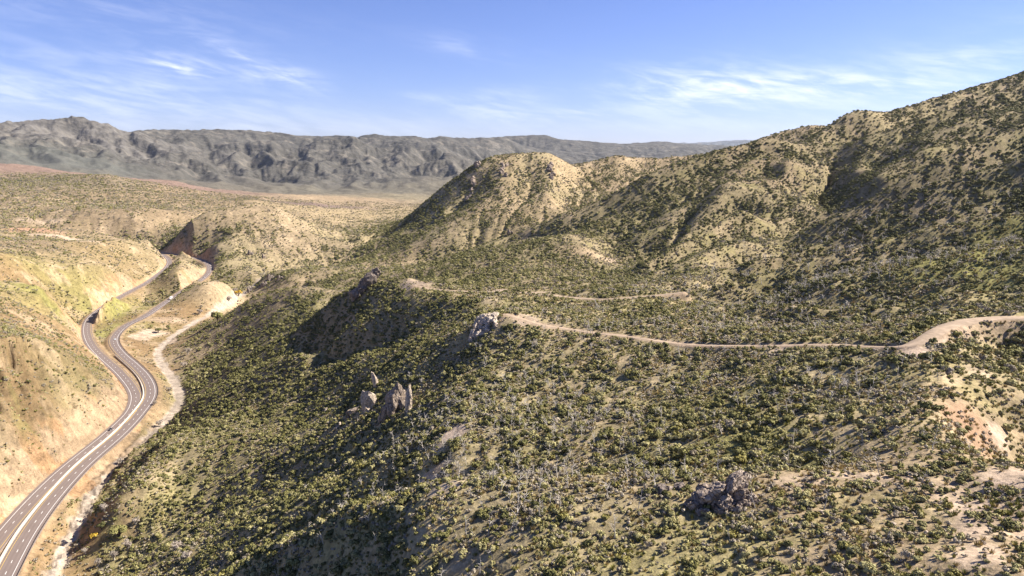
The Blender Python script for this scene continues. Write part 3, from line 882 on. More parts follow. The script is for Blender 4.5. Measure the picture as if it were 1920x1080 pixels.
# slope and shelter: slopes turned away from the midday sun hold more brush, sunny crests less; this also darkens the shaded sides
def grad_xy(F):
    da, dl = np.gradient(FA, axis=1), np.gradient(FL, axis=0)
    ga_ = np.gradient(F, axis=1) / (da * FD)
    gr_ = np.gradient(F, axis=0) / (dl * FD)
    return ga_ * np.cos(FA) + gr_ * np.sin(FA), -ga_ * np.sin(FA) + gr_ * np.cos(FA)


zx, zy = grad_xy(resample(Z / GD, ca, cl_) * FD)
nl = np.sqrt(1 + zx ** 2 + zy ** 2)
aspect = (-zx * sdir[0] - zy * sdir[1] + sdir[2]) / nl / sdir[2]
sc_ = 2 * np.ones_like(FZ)
wl = smoothstep(FA, -.52, -.36)
aspect = aspect * wl + (1 - wl)
COVER = np.clip(COVER * np.clip(1 + 1.5 * (1 - aspect) * (0.45 + 0.55 * smoothstep(FD, 450, 700)), .62, 2.1), 0, .97)
# crests are bare, hollows full
bl_ = Z / GD
for _ in range(12):
    bl_[1:-1, 1:-1] = (bl_[:-2, 1:-1] + bl_[2:, 1:-1] + bl_[1:-1, :-2] + bl_[1:-1, 2:]) / 4
crest = resample(Z / GD - bl_, ca, cl_)
COVER = np.clip(COVER * np.clip(1 - crest / 0.0024 * smoothstep(FD, 300, 500), .35 + .35 * (1 - smoothstep(FD, 700, 900)) + .12, 1.9), 0, .97)
COVER = np.clip(COVER * (1 + 0.18 * smoothstep(FD, 560, 900) * (1 - smoothstep(FD, 1900, 2300))), 0, .97)
TINT *= (1 - .22 * smoothstep(FD, 430, 650) * (1 - smoothstep(FD, 1350, 1600)) * smoothstep(ZF[..., 3], .22, .34))[..., None]
# far slopes carry their brush as colour; nearer brush is built
SPECK = COVER * smoothstep(FD, 2300, 3300) + 0.35 * smoothstep(FD, 5000, 6500)
ROCKY = smoothstep(FL, math.log(5200), math.log(6500))


def cattr(me, name, arr):
    at = me.color_attributes.new(name, 'FLOAT_COLOR', 'POINT')
    v = np.ones((arr.shape[0] * arr.shape[1], 4), np.float32)
    v[:, :arr.shape[2]] = arr.reshape(-1, arr.shape[2])
    at.data.foreach_set('color', v.ravel())


me = grid_mesh('ground', FX, FY, FZ)
cattr(me, 'tint', TINT)
cattr(me, 'cover', np.stack([SPECK, ROCKY, COVER * (1 - smoothstep(FD, 2300, 3300))], 2))
ground = bpy.data.objects.new('ground', me)
COL.objects.link(ground)
ground['kind'] = 'structure'


def new_mat(name):
    m = bpy.data.materials.new(name)
    m.use_nodes = True
    b = NB(m.node_tree)
    p = m.node_tree.nodes['Principled BSDF']
    p.inputs['Roughness'].default_value = 0.9
    p.inputs['Specular IOR Level'].default_value = 0.15
    return m, b, p


def ground_material():
    m, b, p = new_mat('dry_hillside_ground')
    geo = b.n('ShaderNodeNewGeometry')
    pos = geo.outputs['Position']
    tint = b.n('ShaderNodeAttribute', attribute_name='tint').outputs['Color']
    cv = b.n('ShaderNodeSeparateColor')
    b.put(cv.inputs[0], b.n('ShaderNodeAttribute', attribute_name='cover').outputs['Color'])
    spk, rocky, cov = cv.outputs[0], cv.outputs[1], cv.outputs[2]
    n1 = b.noise(pos, 0.9, 4, 0.65)
    n0 = b.noise(pos, 4.5, 3, 0.7)
    st = b.n('ShaderNodeTexVoronoi', i_Scale=1.3)
    b.put(st.inputs['Vector'], pos)
    stones = b.math('MULTIPLY', b.math('SUBTRACT', 1.0, b.smooth(st.outputs['Distance'], 0.10, 0.22)), b.math('SUBTRACT', 1.0, rocky))
    n2 = b.noise(pos, 0.16, 4, 0.6)
    n3 = b.noise(pos, 0.012, 5, 0.62)
    n4 = b.noise(pos, 0.0028, 6, 0.6)
    v = b.math('ADD', b.math('MULTIPLY', b.math('SUBTRACT', n1, 0.5), 1.5), b.math('MULTIPLY', b.math('SUBTRACT', n2, 0.5), 1.7))
    v = b.math('ADD', v, b.math('MULTIPLY', b.math('SUBTRACT', n0, 0.5), 1.1))
    v = b.math('MULTIPLY', v, b.math('SUBTRACT', 1.0, rocky))
    v = b.math('ADD', v, b.math('MULTIPLY', b.math('SUBTRACT', n3, 0.5), b.math('ADD', 0.8, b.math('MULTIPLY', rocky, 1.0))))
    v = b.math('ADD', v, b.math('MULTIPLY', b.math('MULTIPLY', b.math('SUBTRACT', n4, 0.5), 1.5), rocky))
    v = b.math('MAXIMUM', b.math('ADD', v, 1.0), 0.3)
    cmb = b.n('ShaderNodeCombineXYZ')
    for k in range(3):
        b.put(cmb.inputs[k], v)
    col = b.mix(1.0, tint, cmb.outputs[0], 'MULTIPLY')
    col = b.mix(b.math('MULTIPLY', stones, 0.4), col, (0.40, 0.34, 0.27, 1))
    # litter and low weeds between the bushes
    lit = b.math('MULTIPLY', b.smooth(b.noise(pos, 0.75, 4, 0.7), 0.47, 0.57), b.math('MULTIPLY', cov, 0.9), clamp=True)
    col = b.mix(b.math('MULTIPLY', lit, 0.75), col, (0.165, 0.145, 0.07, 1))
    # distant brush
    vo = b.n('ShaderNodeTexVoronoi', i_Scale=0.085)
    b.put(vo.inputs['Vector'], pos)
    dots = b.smooth(b.math('SUBTRACT', b.math('MULTIPLY', spk, 1.15), vo.outputs['Distance']), -0.10, 0.10)
    col = b.mix(b.math('MULTIPLY', dots, b.math('SUBTRACT', 1.0, rocky)), col, (0.055, 0.06, 0.034, 1))
    # far range: paler ledges and scree
    led = b.math('MULTIPLY', b.smooth(b.noise(pos, 0.0065, 6, 0.66), 0.52, 0.66), rocky)
    col = b.mix(b.math('MULTIPLY', led, 0.62), col, (0.205, 0.18, 0.145, 1))
    b.put(p.inputs['Base Color'], col)
    bump = b.n('ShaderNodeBump')
    bump.inputs['Strength'].default_value = 0.55
    bump.inputs['Distance'].default_value = 0.5
    hgt = b.math('ADD', b.math('MULTIPLY', n1, b.math('SUBTRACT', 1.0, rocky)), b.math('MULTIPLY', n2, 2.0))
    hgt = b.math('ADD', hgt, b.math('MULTIPLY', b.math('ADD', b.math('MULTIPLY', n3, 90.0), b.math('MULTIPLY', n4, 110.0)), rocky))
    hgt = b.math('ADD', hgt, b.math('MULTIPLY', b.math('MULTIPLY', dots, 4.0), b.math('SUBTRACT', 1.0, rocky)))
    b.put(bump.inputs['Height'], hgt)
    b.put(p.inputs['Normal'], bump.outputs[0])
    p.inputs['Specular IOR Level'].default_value = 0.05
    return m


me.materials.append(ground_material())
# ------------------------------------------------------------------ roads
def ribbon(P3, profile, smooth_=True):
    """sweep a cross-section [(side offset, height), ...] along a line; offsets to the right of travel are positive"""
    P = np.asarray(P3)
    t = np.gradient(P[:, :2], axis=0)
    t /= np.linalg.norm(t, axis=1)[:, None]
    nrm = np.stack([t[:, 1], -t[:, 0]], 1)
    rows = []
    for off, h in profile:
        o_ = off if np.ndim(off) else np.full(len(P), off)
        rows.append(np.stack([P[:, 0] + nrm[:, 0] * o_, P[:, 1] + nrm[:, 1] * o_, P[:, 2] + h], 1))
    return np.stack(rows, 1)                              # (n, k, 3)


def mesh_from_grids(name, grids, mats, parent=None, mat_ids=None, smooth_=False, close=False):
    V, F, MI = [], [], []
    base = 0
    for gi, g in enumerate(grids):
        n, k = g.shape[:2]
        V.append(g.reshape(-1, 3))
        i = np.arange(n * k).reshape(n, k) + base
        f = np.stack([i[:-1, :-1], i[:-1, 1:], i[1:, 1:], i[1:, :-1]], 2).reshape(-1, 4)[:, ::-1]
        F += f.tolist()
        MI += [0 if mat_ids is None else mat_ids[gi]] * len(f)
        if close:
            F.append(i[0].tolist()); F.append(i[-1][::-1].tolist())
            MI += [MI[-1]] * 2
        base += n * k
    me = bpy.data.meshes.new(name)
    me.from_pydata(np.vstack(V).tolist(), [], F)
    for m_ in mats:
        me.materials.append(m_)
    me.polygons.foreach_set('material_index', MI)
    if smooth_:
        me.polygons.foreach_set('use_smooth', [True] * len(F))
    me.update()
    o = bpy.data.objects.new(name, me)
    COL.objects.link(o)
    if parent:
        o.parent = parent
    return o


def flat_mat(name, rgb, rough=0.85, var=0.12, scale=0.6, rgb2=None):
    m, b, p = new_mat(name)
    pos = b.n('ShaderNodeTexCoord').outputs['Object']
    n1 = b.noise(pos, scale, 4, 0.6)
    n2 = b.noise(pos, scale * 0.13, 3, 0.6)
    n_ = b.math('ADD', b.math('MULTIPLY', n1, 0.5), b.math('MULTIPLY', n2, 0.5))
    lo = tuple(c * (1 - var * 2) for c in rgb); hi = tuple(min(1, c * (1 + var * 2)) for c in (rgb2 or rgb))
    b.put(p.inputs['Base Color'], b.ramp(n_, [(0.3, lo), (0.7, hi)]))
    p.inputs['Roughness'].default_value = rough
    return m


def asphalt_mat():
    m, b, p = new_mat('worn_asphalt')
    pos = b.n('ShaderNodeTexCoord').outputs['Object']
    off = b.n('ShaderNodeSeparateColor')
    b.put(off.inputs[0], b.n('ShaderNodeAttribute', attribute_name='across').outputs['Color'])
    x = off.outputs[0]                                    # 0..1 across the carriageway
    lanes = b.math('MULTIPLY', b.math('ADD', b.math('COSINE', b.math('MULTIPLY', x, 2 * math.pi * 5.2)), 1.0), 0.5)
    n1 = b.noise(pos, 0.08, 4, 0.6)
    n2 = b.noise(pos, 1.2, 3, 0.6)
    v = b.math('ADD', b.math('MULTIPLY', lanes, 0.22), b.math('ADD', b.math('MULTIPLY', n1, 0.5), b.math('MULTIPLY', n2, 0.35)))
    b.put(p.inputs['Base Color'], b.ramp(v, [(0.2, (0.145, 0.113, 0.098)), (0.85, (0.205, 0.163, 0.143))]))
    p.inputs['Roughness'].default_value = 0.8
    return m


ASPHALT = asphalt_mat()
PAINT = flat_mat('white_road_paint', (0.72, 0.70, 0.66), 0.7, 0.06)
YPAINT = flat_mat('yellow_road_paint', (0.62, 0.42, 0.09), 0.7, 0.08)
CONCRETE = flat_mat('pale_concrete', (0.47, 0.41, 0.34), 0.85, 0.1, 0.5)
DIRTM = flat_mat('packed_dirt', (0.285, 0.212, 0.145), 0.95, 0.16, 0.5, (0.35, 0.265, 0.185))
STEEL = flat_mat('weathered_steel', (0.085, 0.07, 0.058), 0.6, 0.1)
WOODP = flat_mat('grey_post', (0.13, 0.105, 0.085), 0.9, 0.1)


def sub(P3, a, b_):
    s = np.concatenate([[0], np.cumsum(np.linalg.norm(np.diff(P3[:, :2], axis=0), axis=1))])
    u = np.arange(a, min(b_, s[-1]), 3.0)
    return np.stack([np.interp(u, s, P3[:, k]) for k in range(3)], 1), s[-1]


def carriageway(P3, inner):
    """inner: side (+1 right, -1 left of travel towards the camera) on which the median lies"""
    P3 = P3.copy()
    o = mesh_from_grids('road', [ribbon(P3, [(-HW - .5, -0.5), (-HW, 0.0), (0, 0.05), (HW, 0.0), (HW + .5, -0.5)])], [ASPHALT])
    o['kind'] = 'structure'
    across = np.tile(np.array([0, 0.04, 0.5, 0.96, 1.0]), len(P3))
    at = o.data.color_attributes.new('across', 'FLOAT_COLOR', 'POINT')
    c = np.ones((len(across), 4), np.float32)
    c[:, :3] = across[:, None]
    at.data.foreach_set('color', c.ravel())
    lane_mid = inner * (HW - 1.3 - 3.7)                   # the dashed line between the two lanes
    sgn = inner
    edge_in, edge_out = sgn * (HW - 1.1), -sgn * (HW - 2.6)
    hh = lambda x: 0.05 * (1 - abs(x) / HW) + 0.012
    for nm, x, wd, mt in (('edge_line', edge_out, 0.26, PAINT), ('inner_edge_line', edge_in, 0.22, YPAINT)):
        mesh_from_grids(nm, [ribbon(P3, [(x - wd / 2, hh(x)), (x + wd / 2, hh(x))])], [mt], o)
    dashes = []
    total = sub(P3, 0, 1e9)[1]
    x = (edge_in + edge_out) / 2
    u = 4.0
    while u < total - 5:
        seg, _ = sub(P3, u, u + 3.6)
        if len(seg) >= 2:
            dashes.append(ribbon(seg, [(x - .15, hh(x)), (x + .15, hh(x))]))
        u += 12.2
    d_ = mesh_from_grids('lane_line', dashes, [PAINT], o)
    return o


road_l = carriageway(LC, -1)
road_r = carriageway(RC, +1)
# travel runs from far to near: its right-hand side is the viewer's left


def dirt_road(name, P3, half):
    P3 = P3.copy()
    s = np.arange(len(P3)) * 1.0
    wob = lambda k: half * (1 + 0.16 * vnoise(s / 3.0, s * 0 + k, 500 + k) + 0.08 * vnoise(s / 1.2, s * 0 + k, 520 + k))
    a, b_ = wob(1), wob(2)
    prof = [(-a - .5, -0.45), (-a, 0.0), (-half * .45, 0.02), (-half * .1, 0.07), (half * .45, 0.02), (b_, 0.0), (b_ + .5, -0.45)]
    o = mesh_from_grids(name, [ribbon(P3, prof)], [DIRTM], smooth_=True)
    o['kind'] = 'structure'
    return o


dirt_road('dirt_road', DIRT, np.where(np.arange(len(DIRT)) > len(DIRT) * .66, 2.6, 1.75))
dirt_road('dirt_track', TRKA, 1.8)
dirt_road('dirt_track', TRKB, 1.8)


def tag(o, label, cat, group=None):
    o['label'] = label
    o['category'] = cat
    if group:
        o['group'] = group
    return o


def empty(name, loc, rz=0.0):
    o = bpy.data.objects.new(name, None)
    COL.objects.link(o)
    o.location = loc
    o.rotation_euler = (0, 0, rz)
    o.empty_display_size = 0.5
    return o


def link_mesh(name, me, mats=(), parent=None, loc=None, rot=None, scale=None):
    o = bpy.data.objects.new(name, me)
    COL.objects.link(o)
    for m_ in mats:
        me.materials.append(m_)
    if parent:
        o.parent = parent
    if loc is not None:
        o.location = loc
    if rot is not None:
        o.rotation_euler = rot
    if scale is not None:
        o.scale = scale
    return o


def bm_done(bm, name):
    me = bpy.data.meshes.new(name)
    bm.to_mesh(me)
    bm.free()
    return me


# median: concrete barrier on a paved strip where the carriageways run side by side
def near_idx(P3, px, py):
    a, t = az_te(px, py)
    tgt = at_z(px, py, ROAD_Z)
    return int(np.argmin(((P3[:, :2] - tgt[:2]) ** 2).sum(1)))


k0 = near_idx(RC, 229, 664)
seg = RC[k0:]
LCs = np.array([LC[np.argmin(((LC[:, :2] - p[:2]) ** 2).sum(1))] for p in seg])
gap = np.linalg.norm(LCs[:, :2] - seg[:, :2], axis=1)
offs = np.clip(gap / 2, HW + 0.7, HW + 1.6)               # to the right of travel = towards the other carriageway
kk = np.ones(9) / 9
offs = np.convolve(np.pad(offs, 4, mode='edge'), kk, 'valid')
bar = tag(mesh_from_grids('concrete_barrier', [ribbon(seg, [(offs - .55, -0.5), (offs - .5, 0.12), (offs - .26, 0.42), (offs - .2, 1.05), (offs + .2, 1.05), (offs + .26, 0.42), (offs + .5, 0.12), (offs + .55, -1.8)])], [CONCRETE], close=True),
          'long pale concrete barrier dividing the two carriageways of the highway', 'barrier')
med = mesh_from_grids('pavement', [ribbon(seg, [(offs - 1.0, -0.5), (offs - .95, 0.035), (offs - .51, 0.06)]), ], [CONCRETE])
med['kind'] = 'structure'
# guard rail on the outer (right-hand in view) edge of the near carriageway
k0 = near_idx(RC, 272, 594)
seg = RC[k0:]
x = -(HW + 0.25)
rail = empty('guard_rail', seg[len(seg) // 2])
tag(rail, 'long steel guard rail on dark posts along the outer edge of the highway', 'guard rail')
r0 = np.array(rail.location)
mesh_from_grids('rail', [ribbon(seg - r0, [(x - .03, 0.45), (x - .11, 0.53), (x - .05, 0.62), (x - .11, 0.71), (x - .03, 0.80), (x + .03, 0.80), (x + .03, 0.45), (x - .03, 0.45)])], [STEEL], rail)
posts, total = [], sub(seg, 0, 1e9)[1]
u = total - 8.0
while u > 2:
    q = sub(seg, u, u + 5)[0]
    posts.append(ribbon(q, [(x + .18, 0)])[0, 0])
    u -= 3.8
bm = bmesh.new()
bmesh.ops.create_cube(bm, size=1)
bmesh.ops.scale(bm, vec=(0.2, 0.2, 1.5), verts=bm.verts)
bmesh.ops.bevel(bm, geom=list(bm.edges), offset=0.02, segments=1)
pm = bm_done(bm, 'post')
pm.materials.append(WOODP)
infr = [p for p in posts if abs(math.atan2(p[0], p[1])) < 0.62]
near_posts, far_posts = infr[:90], infr[90:]
for p in near_posts:
    link_mesh('post', pm, parent=rail, loc=p - r0 + np.array((0, 0, 0.1)))
bm = bmesh.new()
for p in far_posts:
    v = bmesh.ops.create_cube(bm, size=1)['verts']
    bmesh.ops.scale(bm, vec=(0.2, 0.2, 1.5), verts=v)
    bmesh.ops.translate(bm, vec=Vector(p - r0 + np.array((0, 0, 0.1))), verts=v)
fp = link_mesh('post', bm_done(bm, 'far_post'), [WOODP], parent=rail)
fp['kind'] = 'stuff'


# ------------------------------------------------------------------ vehicles
def paint_mat(name, rgb):
    m, b, p = new_mat(name)
    p.inputs['Base Color'].default_value = (*rgb, 1)
    p.inputs['Roughness'].default_value = 0.3
    p.inputs['Specular IOR Level'].default_value = 0.5
    n_ = b.noise(b.n('ShaderNodeTexCoord').outputs['Object'], 3.0, 3)
    b.put(p.inputs['Base Color'], b.ramp(n_, [(0.3, tuple(c * .85 for c in rgb)), (0.7, rgb)]))
    return m


GLASS = paint_mat('dark_car_glass', (0.02, 0.025, 0.03))
TYRE = flat_mat('tyre_rubber', (0.03, 0.03, 0.03))
RIMM = paint_mat('alloy_rim', (0.45, 0.45, 0.45))


def loft(sections, name):
    """sections: list of rings (same count) of xyz"""
    bm = bmesh.new()
    rings = [[bm.verts.new(p) for p in r] for r in sections]
    n = len(rings[0])
    for a, b_ in zip(rings[:-1], rings[1:]):
        for k in range(n):
            bm.faces.new((a[k], a[(k + 1) % n], b_[(k + 1) % n], b_[k]))
    bm.faces.new(rings[0][::-1]); bm.faces.new(rings[-1])
    bmesh.ops.recalc_face_normals(bm, faces=bm.faces)
    return bm


def ring(x, w_, z0, z1, r_=0.12):
    return [(x, -w_ + r_, z0), (x, w_ - r_, z0), (x, w_, z0 + r_), (x, w_, z1 - r_), (x, w_ - r_, z1), (x, -w_ + r_, z1), (x, -w_, z1 - r_), (x, -w_, z0 + r_)]


def vehicle(name, P3, px, py, side, label, cat, rgb, kind='car'):
    k = near_idx(P3, px, py)
    t = P3[min(k + 1, len(P3) - 1)] - P3[k - 1]
    yaw = math.atan2(t[1], t[0])
    nrm = np.array((t[1], -t[0])) / math.hypot(t[0], t[1])
    loc = (P3[k][0] + nrm[0] * side, P3[k][1] + nrm[1] * side, P3[k][2] + 0.05 * (1 - abs(side) / HW) + 0.004)
    root = tag(empty(name, loc, yaw), label, cat)
    mt = paint_mat(name + '_paint', rgb)
    if kind == 'car':
        L = 2.3
        link_mesh('body', bm_done(loft([ring(-L, .78, .42, .85), ring(-L + .25, .90, .26, 1.0), ring(-1.0, .92, .22, 1.04), ring(0.9, .92, .22, 1.02), ring(1.9, .88, .24, .88), ring(L, .74, .38, .70)], 'body'), 'body'), [mt], root)
        link_mesh('window', bm_done(loft([ring(-1.95, .70, .98, 1.06, .03), ring(-1.35, .70, .98, 1.47, .08), ring(.05, .70, .98, 1.50, .08), ring(.95, .74, .98, 1.05, .03)], 'window'), 'window'), [GLASS], root)
        link_mesh('roof', bm_done(loft([ring(-1.4, .62, 1.44, 1.50, .025), ring(-1.0, .66, 1.46, 1.56, .04), ring(-.1, .66, 1.47, 1.57, .04), ring(.2, .60, 1.42, 1.50, .025)], 'roof'), 'roof'), [mt], root)
        axles, wr = (-1.4, 1.4), .33
    else:
        link_mesh('cargo_box', bm_done(loft([ring(-6.6, 1.22, 1.05, 3.75, .08), ring(1.3, 1.22, 1.05, 3.75, .08)], 'cargo_box'), 'cargo_box'), [mt], root)
        link_mesh('chassis', bm_done(loft([ring(-6.5, .5, .65, 1.0, .05), ring(3.6, .5, .65, 1.0, .05)], 'chassis'), 'chassis'), [TYRE], root)
        link_mesh('cab', bm_done(loft([ring(1.5, 1.15, .7, 2.9, .1), ring(2.6, 1.15, .6, 2.85, .12), ring(3.2, 1.12, .6, 1.75, .12), ring(4.1, 1.05, .6, 1.55, .15)], 'cab'), 'cab'), [mt], root)
        link_mesh('window', bm_done(loft([ring(2.5, 1.17, 1.8, 2.6, .05), ring(3.05, 1.14, 1.78, 2.1, .05)], 'window'), 'window'), [GLASS], root)
        axles, wr = (-5.6, -4.4, 2.9), .5
    bm = bmesh.new()
    bmesh.ops.create_cone(bm, cap_ends=True, segments=16, radius1=wr, radius2=wr, depth=.24, matrix=Matrix.Rotation(math.pi / 2, 4, 'X'))
    bmesh.ops.bevel(bm, geom=[e for e in bm.edges if abs(e.verts[0].co.y - e.verts[1].co.y) < .01], offset=.03, segments=1)
    wm = bm_done(bm, 'wheel')
    wm.materials.append(TYRE)
    bm = bmesh.new()
    bmesh.ops.create_cone(bm, cap_ends=True, segments=12, radius1=wr * .6, radius2=wr * .55, depth=.27, matrix=Matrix.Rotation(math.pi / 2, 4, 'X'))
    rm = bm_done(bm, 'rim')
    rm.materials.append(RIMM)
    for ax in axles:
        for sy in (-1, 1):
            wo = link_mesh('wheel', wm, parent=root, loc=(ax, sy * (.80 if kind == 'car' else 1.05), wr))
            link_mesh('rim', rm, parent=wo)
    return root


vehicle('parked_car' if False else 'car', LC, 210, 806, 1.6, 'dark car alone on the far carriageway below the big pale road cut', 'car', (0.035, 0.037, 0.045))
vehicle('car', RC, 215, 637, -1.2, 'white car entering the double bend on the right-hand carriageway', 'car', (0.75, 0.75, 0.74))
vehicle('box_truck', RC, 320, 561, -1.2, 'long white box truck on the upper straight of the right-hand carriageway', 'truck', (0.74, 0.73, 0.70), 'truck')
vehicle('car', RC, 348, 541, 1.8, 'small dark car on the upper straight, ahead of the white truck', 'car', (0.05, 0.05, 0.055))
vehicle('car', RC, 381, 521, -1.0, 'silver car just below the top bend of the right-hand carriageway', 'car', (0.4, 0.4, 0.4))

# ------------------------------------------------------------------ rocks
def rock_bm(seed, size, planes=20, sub_=3, rot=(0, 0, 0), lift=0.0, bm=None, at=(0, 0, 0), rough=0.11, lo=.46, hi=.9):
    r_ = random.Random(seed)
    own = bmesh.new()
    bmesh.ops.create_icosphere(own, subdivisions=sub_, radius=1)
    co = np.array([v.co[:] for v in own.verts])
    for _ in range(planes):
        n_ = np.array([r_.gauss(0, 1), r_.gauss(0, 1), r_.gauss(0, .8)])
        n_ /= np.linalg.norm(n_)
        h = r_.uniform(lo, hi)
        e = np.maximum(co @ n_ - h, 0)
        co = co - e[:, None] * n_[None]
    co += rough * np.stack([vnoise(co[:, 0] * 4 + seed, co[:, 1] * 4 + co[:, 2] * 3, 700 + k) for k in range(3)], 1)
    co += rough * .6 * np.stack([vnoise(co[:, 0] * 9 + seed, co[:, 1] * 9 + co[:, 2] * 8, 710 + k) for k in range(3)], 1)
    co *= np.array(size)
    Rm = np.array(Matrix.Rotation(rot[2], 3, 'Z') @ Matrix.Rotation(rot[1], 3, 'Y') @ Matrix.Rotation(rot[0], 3, 'X'))
    co = co @ Rm.T + np.array(at)
    for v, c in zip(own.verts, co):
        v.co = c
    if bm is None:
        return own
    tmp = bpy.data.meshes.new('tmp')
    own.to_mesh(tmp)
    own.free()
    bm.from_mesh(tmp)
    bpy.data.meshes.remove(tmp)
    return bm


def rock_mat(name, c0, c1, c2):
    m, b, p = new_mat(name)
    pos = b.n('ShaderNodeTexCoord').outputs['Object']
    n1 = b.noise(pos, 0.55, 5, 0.65, 0.4)
    mp = b.n('ShaderNodeMapping', i_Scale=(1.0, 1.0, 0.35))
    b.put(mp.inputs[0], pos)
    n2 = b.noise(mp.outputs[0], 1.6, 4, 0.6)
    v = b.math('ADD', b.math('MULTIPLY', n1, .6), b.math('MULTIPLY', n2, .4))
    col = b.ramp(v, [(.32, c0), (.5, c1), (.66, c2)])
    vo = b.n('ShaderNodeTexVoronoi', feature='DISTANCE_TO_EDGE', i_Scale=0.7)
    b.put(vo.inputs['Vector'], b.mix(0.12, pos, b.n('ShaderNodeTexNoise', i_Scale=0.8).outputs[1]))
    crack = b.smooth(vo.outputs[0], 0.0, 0.06)
    b.put(p.inputs['Base Color'], b.mix(b.math('MULTIPLY', b.math('SUBTRACT', 1.0, crack), .55), col, (*[c * .4 for c in c0], 1)))
    bp = b.n('ShaderNodeBump')
    bp.inputs['Strength'].default_value = 1.0
    bp.inputs['Distance'].default_value = .8
    b.put(bp.inputs['Height'], b.math('ADD', v, b.math('MULTIPLY', crack, .3)))
    b.put(p.inputs['Normal'], bp.outputs[0])
    return m


PALE_ROCK = rock_mat('pale_tan_rock', (0.38, 0.30, 0.225), (0.54, 0.44, 0.335), (0.66, 0.56, 0.44))
GREY_ROCK = rock_mat('grey_rock', (0.16, 0.122, 0.095), (0.285, 0.225, 0.175), (0.44, 0.36, 0.285))
DARK_ROCK = rock_mat('dark_weathered_rock', (0.11, 0.088, 0.072), (0.21, 0.17, 0.14), (0.38, 0.31, 0.25))


def outcrop(name, label, px, py, blocks, mat, cat='rock', group=None, sink=0.5, planes=24, sub_=3, rough=.11):
    """blocks: (x across, y away, z up, sx, sy, sz, rx, ry, rz, seed) in metres"""
    p = hit(px, py)
    az = math.atan2(p[0], p[1])
    bm = bmesh.new()
    c_, s_ = math.cos(-az), math.sin(-az)
    for (x, y, z, sx, sy, sz, rx, ry, rz, sd) in blocks:
        wx_, wy_ = p[0] + c_ * x - s_ * y, p[1] + s_ * x + c_ * y
        g = float(height_at(wx_, wy_)) - p[2]
        rock_bm(sd, (sx * 1.5, sy * 1.5, sz * 1.3), planes, sub_, (R(rx), R(ry), R(rz)), bm=bm, at=(x, y, z + g - sink), rough=rough)
    o = link_mesh(name, bm_done(bm, name), [mat], loc=p, rot=(0, 0, -az))
    return tag(o, label, cat, group)


rr = random.Random(5)
outcrop('rock_spire', 'tall pale leaf-shaped rock spire, the brightest one of the spires on the brushy hillside', 688, 772, [(0, 0, 6, 4.0, 2.2, 8.6, 0, 4, 10, 31), (-.6, .3, 2, 2.6, 2.4, 4, 0, 0, 40, 32)], PALE_ROCK, 'rock spire')
outcrop('rock_spire', 'small slim pale rock spire standing just behind the tall leaf-shaped spire', 704, 727, [(0, 0, 4, 1.9, 1.4, 6, 0, -6, 0, 33), (.6, 0, .8, 1.4, 1.2, 2.2, 0, 0, 30, 34)], PALE_ROCK, 'rock spire')
outcrop('rock_crag', 'broad broken rock crag with a dark shaded side between two pale spires', 741, 772,
        [(0, 0, 6.5, 4.6, 4, 9.2, 0, 4, 20, 35), (2.8, 2, 7.5, 3.2, 2.8, 8, 0, -5, 70, 36), (-4.8, 0, 4.5, 3.2, 3, 7, 0, 8, 45, 37), (-1.8, -2.4, 3, 2.8, 2.6, 5.5, 6, 0, 80, 38), (3.5, -1, 4, 3, 2.5, 6.5, 0, -8, 15, 39), (-7.5, 1, 2, 2.5, 2.2, 3.6, 0, 10, 0, 40)], GREY_ROCK, 'rock crag')
outcrop('rock_spire', 'pale upright rock slab at the right end of the spires on the brushy hillside', 767, 771, [(0, 0, 6, 2.1, 2.2, 8.5, 0, 3, 20, 41), (.3, -.8, 1.8, 1.6, 1.5, 3.6, 0, 0, 50, 42)], PALE_ROCK, 'rock spire')
outcrop('rock_slab', 'leaning grey rock slab at the foot of the tall leaf-shaped spire', 663, 776, [(0, 0, 1.8, 4.8, 2.4, 2.6, 0, -28, 15, 43), (-3.2, -.6, .4, 2.2, 1.8, 1.6, 0, -20, 40, 44)], GREY_ROCK)
outcrop('boulder', 'pair of small white boulders below the leaning grey slab', 637, 800, [(0, 0, 1, 1.1, 1, 2.0, 0, 0, 10, 45), (-1.9, .3, .7, 1.2, 1, 1.3, 0, 15, 40, 46)], PALE_ROCK, 'boulder')
outcrop('boulder', 'pale boulder half sunk in the brush left of the leaning slab', 612, 771, [(0, 0, .8, 1.7, 1.4, 1.6, 0, 5, 10, 47)], PALE_ROCK, 'boulder')
# tilted slab outcrop on the second ridge
bl = []
for k in range(12):
    t = k / 11
    bl.append((-8.5 + 17 * t + rr.uniform(-1, 1), rr.uniform(-2.5, 2.5), 3.0 + 6.0 * t ** 1.4 * (1 - .25 * (t > .85)), rr.uniform(2.6, 4.2), rr.uniform(2.0, 3.4), rr.uniform(4.0, 6.5), rr.uniform(-10, 10), 34 + rr.uniform(-10, 10), rr.uniform(-25, 25), 60 + k))
outcrop('rock_outcrop', 'dark jagged outcrop of tilted slabs on the ridge below the upper dirt track', 685, 545, [(b_[0] * 1.2, b_[1] * 1.2, b_[2] * 1.3, b_[3] * 1.2, b_[4] * 1.2, b_[5] * 1.2, *b_[6:]) for b_ in bl], DARK_ROCK, 'rock outcrop')
